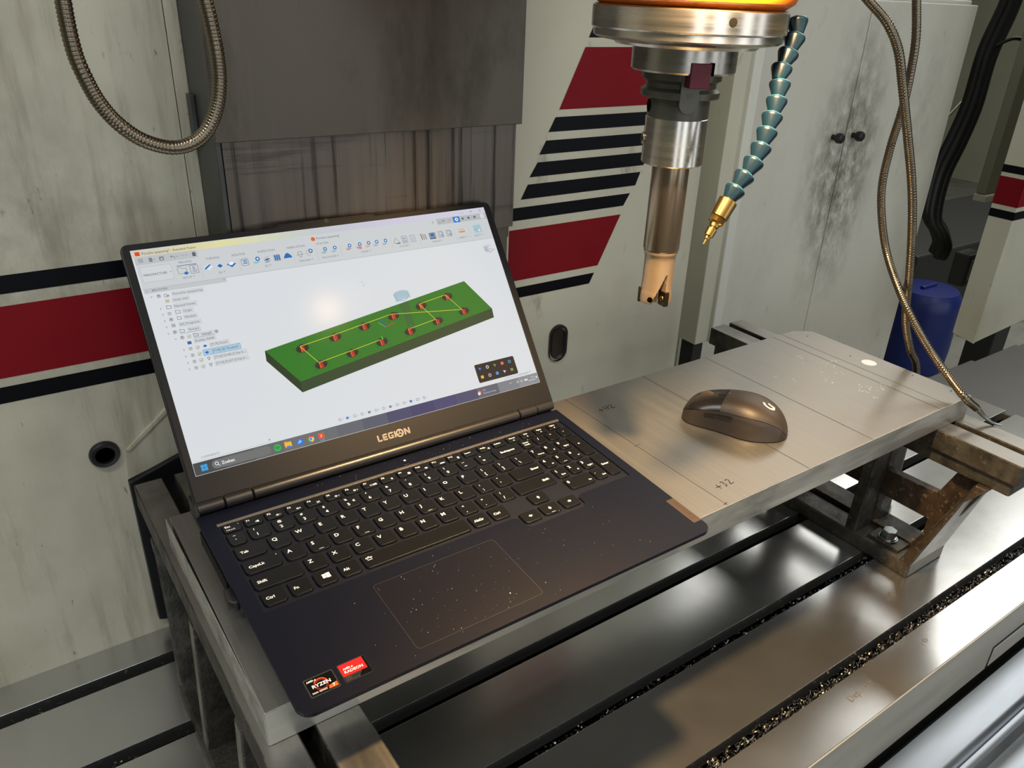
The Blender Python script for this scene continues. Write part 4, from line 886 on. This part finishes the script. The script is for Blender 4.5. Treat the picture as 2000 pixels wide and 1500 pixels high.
# ================================================================== SPINDLE HEAD, TOOL HOLDER, CUTTER
SX, SY = 397.7, 134.8
sh = thing('spindle_head', 'orange spindle head with a wide polished steel ring above the cutter', 'machine head', (SX, SY, 393))
part('orange_housing', lathe([(70, 393), (77.5, 398), (79, 402), (79, 640)], 96, SX, SY), 'spindle_orange', sh, smooth=35)
part('steel_ring', lathe([(73.5, 393.2), (75, 392), (75, 377.5), (74.2, 376.5), (73.2, 376), (73.2, 371.5), (70, 369.5), (57, 367.5), (55, 365.5), (41, 365)], 96, SX, SY), 'polished_steel', sh, smooth=35)
part('spindle_nose', lathe([(56, 368), (41.3, 367), (41.3, 348.5), (40, 347), (22, 347)], 72, SX, SY), 'nose_steel', sh, smooth=35)
dx_, dy_ = -0.53, -0.85
def on_side(r, a):               # a point on the spindle at radius r, a degrees from the direction of the operator
    b = math.atan2(-.72, -.69) + math.radians(a); return SX + r * math.cos(b), SY + r * math.sin(b), b
px_, py_, b_ = on_side(74.6, 22)
part('set_hole', xf(lathe([(3.2, .2), (3.0, .7), (2.5, .75), (.01, .75)], 20), np.array([[-math.sin(b_), 0, math.cos(b_)], [math.cos(b_), 0, math.sin(b_)], [0, 1, 0]]), (px_, py_, 385.5)), 'hole_black', sh, smooth=50)
kx, ky, kb = on_side(36.5, 17)
R2 = np.array([[math.cos(kb), -math.sin(kb), 0], [math.sin(kb), math.cos(kb), 0], [0, 0, 1]])
part('drive_key', xf(box(-8, 6.2, -8, 8, 338, 356), R2, (kx, ky, 0)), 'key_red', sh, bevel=.5)
part('key_slot', xf(box(4.6, 5.4, 8, 10.4, 347.4, 356.6), R2, (kx, ky, 0)), 'hole_black', sh)

th = thing('tool_holder', 'steel tool holder with grooved flange clamped in the spindle', 'tool holder', (SX, SY, 275))
part('flange', lathe([(22, 346.6), (31.4, 346), (31.6, 341.5), (28, 339), (28, 335.5), (31.6, 333), (31.4, 328.6), (30.8, 328), (24, 327.6)], 72, SX, SY), 'black_oxide', th, smooth=30)
ax_, ay_, ab = on_side(30.5, 12)
Rs = np.array([[math.cos(ab), -math.sin(ab), 0], [math.sin(ab), math.cos(ab), 0], [0, 0, 1]])
part('flange_notch', xf(prism(rrect(-7.5, 7.5, 318, 345, (.5, .5, 7.4, 7.4), 6), -7.5, .9, 'x'), Rs, (ax_, ay_, 0)), 'black_oxide', th, bevel=.4)
part('neck', lathe([(24.4, 329), (24.8, 326), (24.9, 313), (24.9, 312)], 72, SX, SY), 'black_oxide', th, smooth=30)
part('collar', lathe([(24.6, 312.6), (25.4, 312), (25.6, 276.4), (24.6, 275.2), (15.7, 275)], 72, SX, SY), 'polished_steel', th, smooth=30)
for zz, a, nm in [(320.5, -74, 'hole_black'), (294.5, -80, 'polished_steel')]:
    qx, qy, qb = on_side(24.6, a); Mq = np.array([[-math.sin(qb), 0, math.cos(qb)], [math.cos(qb), 0, math.sin(qb)], [0, 1, 0]])
    sc_w = part('set_screw', xf(lathe([(4.8, -2), (5.2, 1.4 if nm != 'hole_black' else .3), (4.6, 2.2 if nm != 'hole_black' else .4), (3, 2.2 if nm != 'hole_black' else .4)], 28), Mq, (qx, qy, zz)), nm if nm == 'hole_black' else 'brown_shank', th, smooth=40)
    part('screw_socket', xf(lathe([(3.0, 2.25 if nm != 'hole_black' else .45), (.01, 2.25 if nm != 'hole_black' else .45)], 6), Mq, (qx, qy, zz)), 'hole_black', sc_w)

mc = thing('milling_cutter', 'indexable end mill with brown shank and lit satin head hanging from the holder', 'milling cutter', (SX, SY, 153))
part('shank', lathe([(15.5, 276), (15.6, 202.6), (15.2, 201.6), (14.6, 201)], 64, SX, SY), 'brown_shank', mc, smooth=30)
# cutter head with three flutes cut into it
V = []; F = []; n = 72
zk = [201, 199.5, 197.5, 196, 190, 182, 176, 172, 168, 165, 162, 158, 155, 153.4]; bk = [14.8, 14.9, 14.2, 13.6, 13.3, 13.3, 13.4, 13.5, 13.7, 13.9, 14.3, 14.5, 14.5, 14.2]
zs = zk[:4] + [193, 190] + [186 - 1.0 * i for i in range(32)] + [153.4]; n = 144
for i, z in enumerate(zs):
    base = float(np.interp(z, zk[::-1], bk[::-1]))
    for k in range(n):
        a = 360 * k / n; r = base
        for f in range(3):
            c = -118 + 120 * f + (z - 160) * 0.95; d = (a - c + 180) % 360 - 180
            wd = max(0, (183 - z) / 30) * 27
            if wd > 2 and -wd < d < wd * .9: r = min(r, base - min(8.5, (184 - z) * .5) * max(0, 1 - (abs(d) / wd) ** 3))
        V.append((SX + r * math.cos(math.radians(a)), SY + r * math.sin(math.radians(a)), z))
for i in range(len(zs) - 1):
    for k in range(n): F.append((i * n + k, i * n + (k + 1) % n, (i + 1) * n + (k + 1) % n, (i + 1) * n + k))
F.append(tuple(range((len(zs) - 1) * n, len(zs) * n)))
part('cutter_head', (np.array(V), F), 'cutter_satin', mc, smooth=35)
for f in range(3):
    a = math.radians(-97 + 120 * f); ca, sa = math.cos(a), math.sin(a)
    Mi = np.array([[ca, -sa, 0], [sa, ca, 0], [0, 0, 1]])
    it = part('cutting_insert', xf(box(5.8, 15.8, -1.6, 3.0, 152.3, 165.4), Mi, (SX, SY, 0)), 'insert_carbide', mc, bevel=.5)
    part('insert_screw', xf(lathe([(2.6, 0), (2.4, .7), (1.4, .3), (.01, .3)], 16), Mi @ np.array([[1, 0, 0], [0, 0, -1], [0, 1, 0]]), (SX + ca * 11 + sa * 1.6, SY + sa * 11 - ca * 1.6, 158.8)), 'brass', it, smooth=40)
a = math.radians(-153); ca, sa = math.cos(a), math.sin(a)
part('coolant_hole', xf(lathe([(2.6, .1), (.01, .1)], 16), np.array([[-sa, 0, ca], [ca, 0, sa], [0, 1, 0]]), (SX + 14.4 * ca, SY + 14.4 * sa, 158)), 'hole_black', mc)

# segmented coolant hose
ch = thing('coolant_hose', 'teal segmented coolant hose with brass nozzle curving beside the spindle', 'hose', (461, 88, 385))
HP = smooth_path([(468, 88.6, 392), (465, 84, 379.7), (458, 81.5, 367.2), (449.5, 79.5, 354.7), (445.4, 75.8, 344), (440.6, 72.2, 332.6), (435.2, 69.4, 321.8), (429.2, 67, 311), (422.3, 64.7, 299.1), (414.7, 63.5, 288.2), (405.5, 63.4, 277.2), (397.2, 63.4, 267.3), (390.2, 63.2, 258.9)], .5)
acc = [0]
for i in range(1, len(HP)): acc.append(acc[-1] + (HP[i] - HP[i - 1]).length)
def at_len(d):
    for i in range(1, len(acc)):
        if acc[i] >= d: return HP[i], (HP[min(i + 3, len(HP) - 1)] - HP[max(i - 3, 0)]).normalized()
    return HP[-1], (HP[-1] - HP[-4]).normalized()
nseg = 12; step = (acc[-1] - 5) / nseg
def frame(p, t):
    t = Vector(t); u = t.orthogonal().normalized(); s = t.cross(u)
    return np.array([[u.x, s.x, t.x], [u.y, s.y, t.y], [u.z, s.z, t.z]]), tuple(p)
for k in range(nseg):
    p_, t_ = at_len(4 + k * step); Mx, o_ = frame(p_, t_)
    sg = part('hose_segment', xf(lathe([(4.2, -.6), (7.9, .9), (8.2, 1.6), (8.1, 3.0), (4.9, step - 1.9), (4.7, step - 1.2), (3.8, step - 1)], 28), Mx, o_), 'hose_teal', ch, smooth=35)
    part('rim_highlight', xf(lathe([(4.5, -1.2), (5.2, -1.0), (7.7, .45), (8.15, 1.2)], 28), Mx, o_), 'hose_rim_light', sg, smooth=40)  # lighter chamfer on each segment, its rim highlight painted in
p_ = Vector((391, 63.2, 259.6)); t_ = Vector((367.9 - 390.2, 61.3 - 63.2, 229.4 - 258.9)).normalized(); Mx, o_ = frame(p_, t_)
nz = part('brass_nozzle', xf(lathe([(6.2, -1), (7.6, 0), (7.0, 14.6), (5.6, 15)], 32), Mx, o_), 'brass', ch, smooth=35)
kn = []
for i in range(15, 20): pass
prof = [(5, 15)]
for i in range(5): prof += [(6.2, 15 + i), (5.8, 15.5 + i)]
part('knurled_ring', xf(lathe(prof + [(4.2, 20.4)], 20), Mx, o_), 'brass', nz)
part('nozzle_tip', xf(lathe([(4.2, 20.2), (4.0, 23), (2.6, 23.4), (2.6, 24.6), (4.2, 25), (3.9, 31), (2.4, 31.6), (2.3, 33.6), (1.2, 34), (.9, 38.6), (.01, 38.8)], 20), Mx, o_), 'brass', nz, smooth=30)

# ================================================================== METAL CONDUITS
def conduit(name, label, pts, r, tip=None, fine=1.5):
    raw = smooth_path(pts, .4); path = [raw[0]]; run = 0.0
    for a_, b_2 in zip(raw[:-1], raw[1:]):
        run += (b_2 - a_).length
        if run >= 0.8: path.append(b_2); run = 0.0
    n = len(path)
    t = thing(name, label, 'hose', tuple(path[-1]), 'flexible metal hoses')
    V, F = tube(path, r, 14); k = 14
    for i in range(n):                      # the wound rings of the hose
        if i % 3 == 0: V[i * k:(i + 1) * k] = (V[i * k:(i + 1) * k] - np.array(path[i])) * 0.9 + np.array(path[i])
    part('hose_body', (V, F), 'conduit_steel', t, smooth=80)
    if tip:
        part('wire_tip', tube(smooth_path(tip, 3), lambda q: 2.6 * (1 - q) + 1.1, 10), 'zinc', t, smooth=60)
    return t
conduit('metal_hose', 'metal hose hanging in a loop before the cream column at left',
        [(-2, 341, 430), (-4.9, 341, 379.4), (-4.4, 341, 348.3), (-.6, 341, 329.2), (5.8, 341, 311.4), (16.4, 341, 295.5), (31.5, 341, 282.9), (51.1, 341, 276.2), (68.2, 341, 279), (81, 341, 289), (90, 341, 305.5), (94.4, 341, 324), (95.2, 341, 342.6), (93.8, 341, 362.6), (91.0, 341, 385), (84, 341, 430)], 5.7)
def atx(px, py, x):              # a point of the upright plane at x seen along this image direction
    d = Vector(((px - 1031.98) / 1558.657, (py - 762.55) / 1558.657, 1)); d = RC.transposed() @ d
    c = Vector((-99.646, -348.162, 401.621)); return tuple(c + d * ((x - c.x) / d.x))
A = [(1696, 0, 700), (1732, 43, 715), (1754, 96, 730), (1763, 168, 745), (1773, 269, 765), (1780, 346, 785), (1782, 408, 800), (1780, 480, 815), (1775, 552, 830), (1769, 624, 850), (1778, 682, 875), (1790, 722, 900)]
B = [(1790, 0, 790), (1789, 72, 795), (1780, 134, 800), (1763, 211, 805), (1739, 288, 810), (1723, 360, 815), (1722, 422, 820), (1732, 494, 828), (1756, 566, 818), (1785, 629, 820), (1818, 686, 829), (1850, 732, 833), (1884, 776, 832), (1908, 798, 850)]
PA = [atx(*q) for q in A]; PB = [atx(*q) for q in B]
PA = [tuple(2 * a - b for a, b in zip(PA[0], PA[1]))] + PA + [(925, 127, -120), (940, 130, TZ + 8)]
PB = [tuple(2 * a - b for a, b in zip(PB[0], PB[1]))] + PB
conduit('metal_hose', 'metal hose coming from upper left and passing down behind the steel plate', PA, 5.0)
e = PB[-1]
conduit('metal_hose', 'metal hose crossing over its twin and ending on the right support rail' , PB, 4.8, tip=[e, (864, 13, -42), (873, 5, -49), (879, -2, -50.6)])

# ================================================================== MOUSE (own frame: y towards the buttons)
cx, cy = 550.5, 139.5; ang = math.atan2(0.455, 0.89)
c, s = math.cos(ang), math.sin(ang)
mo = thing('computer_mouse', 'black wireless mouse with a round light logo on the steel plate', 'mouse', (cx, cy, -22), rot=Matrix(((c, -s, 0), (s, c, 0), (0, 0, 1))))
def MW(t):   # half width at t in -1 (tail) .. 1 (nose)
    b = 28.0 + 4.2 * math.exp(-((t + .35) / .42) ** 2) + 1.2 * math.exp(-((t - .8) / .3) ** 2)
    return b * (1 - abs(t) ** (3.0 if t < 0 else 7)) ** (.5 if t < 0 else .42)
def MH(t):
    h = 37.2 - 17.5 * max(0, (t + .12)) ** 1.9 if t > -.12 else 37.2 - 17 * abs(t + .12) ** 2.0
    return h * ((1 - abs(t) ** 5) ** .5 if t < 0 else (1 - abs(t) ** 14) ** .5)
def mp(t, a, off=0.0):           # a in 0..1 from the -x side over the top to the +x side
    w_, h_ = max(MW(t) + off, .2), max(MH(t) + off, .2); th_ = math.pi * (1 - a); cc, ss = math.cos(th_), math.sin(th_)
    x = w_ * math.copysign(abs(cc) ** .62, cc); z = 1.2 + (h_ - 1.2) * abs(ss) ** .8
    return (x * (1 - .06 * math.sin(math.pi * min(1, z / 20))), t * 58, z)
def mpatch(name, t0, t1, af, bf, mt, off=0.0, nt=28, na=18, parent=mo):
    V = []; F = []
    for i in range(nt + 1):
        t = t0 + (t1 - t0) * i / nt
        for j in range(na + 1):
            a = af(t) + (bf(t) - af(t)) * j / na; V.append(mp(t, a, off))
    m_ = len(V)
    for i in range(nt + 1):
        t = t0 + (t1 - t0) * i / nt
        for j in range(na + 1):
            a = af(t) + (bf(t) - af(t)) * j / na; V.append(mp(t, a, off - 1.2))
    q = na + 1
    for i in range(nt):
        for j in range(na):
            F.append((i * q + j, i * q + j + 1, (i + 1) * q + j + 1, (i + 1) * q + j)); F.append((m_ + i * q + j, m_ + (i + 1) * q + j, m_ + (i + 1) * q + j + 1, m_ + i * q + j + 1))
    rim = [i * q for i in range(nt + 1)] + [nt * q + j for j in range(1, q)] + [i * q + na for i in range(nt - 1, -1, -1)] + [j for j in range(na - 1, 0, -1)]
    for i in range(len(rim)): a_, b__ = rim[i], rim[(i + 1) % len(rim)]; F.append((a_, b__, m_ + b__, m_ + a_))
    return part(name, (np.array(V), F), mt, parent, smooth=50)
cst = lambda v: (lambda t: v)
edgeL = lambda t: .205 + .05 * max(0, -t - .1) if t < .25 else .205 + .03 * (t - .25)
edgeR = lambda t: 1 - edgeL(t)
mpatch('shell', -.995, .995, cst(0.0), cst(1.0), 'mouse_side', -.55, 60, 40)
mpatch('palm_cover', -.985, .215, lambda t: edgeL(t) - .0, edgeR, 'mouse_matte', 0.25, 40, 36)
mpatch('left_button', .228, .985, edgeL, lambda t: .455, 'mouse_gloss', 0.25)
mpatch('right_button', .228, .985, lambda t: .545, edgeR, 'mouse_gloss', 0.25)
mpatch('centre_strip', .228, .975, lambda t: .462, lambda t: .538, 'mouse_side', -.1)
mpatch('side_panel', -.93, .96, lambda t: .0, lambda t: edgeL(t) - .012, 'mouse_side', 0.0, 50, 10)
for t0, t1 in ((-.02, .25), (.28, .50)):
    mpatch('side_button', t0, t1, lambda t: .115, lambda t: .168, 'mouse_gloss', 1.1, 12, 4)
wh = part('scroll_wheel', xf(lathe([(8.2, -3.1), (10.2, -2.4), (10.6, -1), (10.6, 1), (10.2, 2.4), (8.2, 3.1)], 36), ((0, 0, 1), (1, 0, 0), (0, 1, 0)), (0, 33, 21.4)), 'wheel_rubber', mo, smooth=35)
dpi = mpatch('mode_button', .22, .36, lambda t: .475, lambda t: .525, 'mouse_gloss', .9, 8, 4)
part('status_light', xf(lathe([(.01, .2), (.6, .2)], 10), None, (0, 10.6, MH(.18) + .15)), 'key_print', mo)
# the round logo on the palm: an open ring with an inner hook
def on_palm(geo, y0=-33, x0=0.0):
    v, F = geo; out_ = []
    for x, y, z in v:
        Y = y0 + y; X_ = x0 + x; t = Y / 58; w_ = MW(t) + .25; h_ = MH(t) + .25; f = min(.98, abs(X_) / w_)
        cc = f ** (1 / .62); ss = math.sqrt(max(0, 1 - cc * cc)); out_.append((X_, Y, 1.2 + (h_ - 1.2) * ss ** .8 + .25))
    return np.array(out_), F
lg = [ring2(0, 0, 7.0, 4.4, 0, 96, 258, 22), ]
seg = [[(.6, -6.6), (3.2, -6.0), (3.2, 1.6), (.6, 1.6)], [(-1.9, -6.9), (.6, -6.6), (.6, -4.1), (-1.9, -4.1)]]
part('logo', on_palm(join(*lg, *[flat(q, 0) for q in seg])), 'logo_print', mo)

# ================================================================== CABINET AND WHAT STANDS BEHIND THE MACHINE
cb = thing('electrical_cabinet', 'tall off-white double door cabinet with two black knobs behind the plate', 'cabinet', (1550, 1000, -1100))
part('cabinet_body', box(1050, 2075, 806, 1250, -1090, 418), 'cabinet_paint', cb, bevel=4)
for a, b, kx_ in [(1180, 1627, 1578), (1631, 2068, 1655)]:
    d_ = part('door', box(a, b, 785, 805, -1060, 408), 'door_paint', cb, bevel=2.5)
    v, F = lathe([(6, 0), (6, 9), (10, 12), (12, 17), (11, 26), (7, 29)], 10)
    part('knob', xf((v, F), ((1, 0, 0), (0, 0, -1), (0, 1, 0)), (kx_, 785, 124)), 'black_rubber', d_, smooth=30)
part('door_hinge', box(2069, 2080, 790, 800, -620, -560), 'worn_iron', cb, bevel=2)
post = thing('guard_post', 'narrow cream sheet metal guard post between the column and the cabinet', 'machine guard', (980, 570, -172))
part('post_side', box(949, 984, 556, 600, -172, 900), 'cream_paint_clean', post, bevel=1.5)
part('post_front', box(982, 1004, 548, 600, -172, 900), 'cabinet_paint', post, bevel=2)
part('post_foot', box(957, 982, 566, 596, -1100, -172), 'far_dark', post)

def far(name, label, cat, at): return thing(name, label, cat, at)
m2 = far('second_machine', 'cream machine at the right edge with a wrapped red and black stripe', 'machine', (2400, 700, -399))
part('machine_cover', prism([(2044, -399), (2330, -384), (2520, -320), (2700, -180), (2700, 900), (2044, 900)], 540, 596, 'y'), 'cream_paint_clean', m2, bevel=3)
part('side_cover', prism([(540, -399), (600, -388), (600, 900), (540, 900)], 2036, 2045, 'x'), 'cream_paint_clean', m2)
for z0, z1, mt in ((44, 62, 'black_vinyl'), (-34, 34, 'red_vinyl'), (-66, -46, 'black_vinyl')):
    part('red_stripe' if mt == 'red_vinyl' else 'black_stripe', join(box(2044, 2700, 539, 540.2, z0, z1), box(2035.2, 2036.2, 539.2, 600.5, z0, z1), box(2035.2, 2044.2, 539, 540.2, z0, z1)), mt, m2)
up_ = far('upper_housing', 'grey-green upper housing box behind the second machine', 'machine housing', (2500, 900, -80))
part('housing_box', box(2340, 3000, 760, 790, -80, 1200), 'hall_paint', up_, bevel=4)
lowb = part('housing_ledge', box(2332, 3000, 752, 790, -100, -80), 'cream_paint_clean', up_, bevel=3)
m3 = far('distant_machine', 'narrow striped machine panel seen behind the cabinet edge', 'machine', (2490, 1150, 100))
part('panel', box(2430, 2620, 1150, 1500, -1000, 900), 'cream_paint_clean', m3)
for z0, z1, mt in ((235, 255, 'black_vinyl'), (150, 222, 'red_vinyl'), (118, 136, 'black_vinyl')):
    part('red_stripe' if mt == 'red_vinyl' else 'black_stripe', box(2429, 2621, 1148.6, 1150.2, z0, z1), mt, m3)
br = far('blue_barrel', 'blue plastic barrel with a recessed grip on the floor behind the plate', 'barrel', (3370, 1350, -1100))
part('barrel_body', lathe([(120, -1100), (146, -1090), (152, -1000), (150, -800), (146, -752), (128, -724), (60, -718), (.01, -718)], 40, 3370, 1350), 'blue_plastic', br, smooth=50)
part('grip', box(3310, 3420, 1338, 1360, -722, -704), 'blue_plastic', br, bevel=6)
cbp = smooth_path([(2560, 950, 560), (2518, 931, 427), (2430, 912, 292), (2360, 880, 159), (2300, 865, 65), (2240, 855, -29), (2204, 830, -134), (2215, 800, -180), (2232, 790, -215), (2245, 800, -250)], 12)
cbt = thing('cable_bundle', 'thick black cable bundle falling beside the cabinet', 'cables', (2280, 790, -330))
for k in range(5):
    off = Vector((18 * math.cos(k * 1.25), 14 * math.sin(k * 1.25), 10 * math.sin(k * 1.25)))
    part('cable', tube([p + off for p in cbp], 15, 10), 'black_cable', cbt, smooth=60)
part('thin_cable', tube(smooth_path([(2420, 905, 300), (2470, 860, 330), (2530, 820, 290), (2560, 800, 200)], 8), 5, 8), 'black_cable', cbt, smooth=60)
tag(part('thin_pipe', tube(smooth_path([(2072, 1000, -150), (2170, 1010, -100), (2330, 1010, 0), (2480, 1010, 90), (2640, 1010, 200)], 10), 5, 8), 'worn_iron', None, smooth=60), 'thin grey pipe running diagonally behind the black cables', 'pipe')
pm = far('pump_unit', 'small dark pump motor under the second machine', 'pump', (2250, 715, -320))
part('motor_body', box(2215, 2290, 692, 740, -320, -224), 'far_dark', pm, bevel=6)
part('name_plate', box(2224, 2258, 690, 692.5, -300, -240), 'way_plate', pm, bevel=1)
bx = far('control_box', 'dark square cabinet low behind the second machine', 'box', (2700, 740, -1100))
part('box_body', box(2640, 2740, 730, 820, -1100, -470), 'far_dark', bx, bevel=5)
tk = far('coolant_tank', 'low grey machine base in the shade behind the table covers', 'machine base', (4300, 1800, -1100))
part('tank_body', box(3500, 5200, 1500, 2100, -1100, -640), 'far_dark', tk, bevel=10)
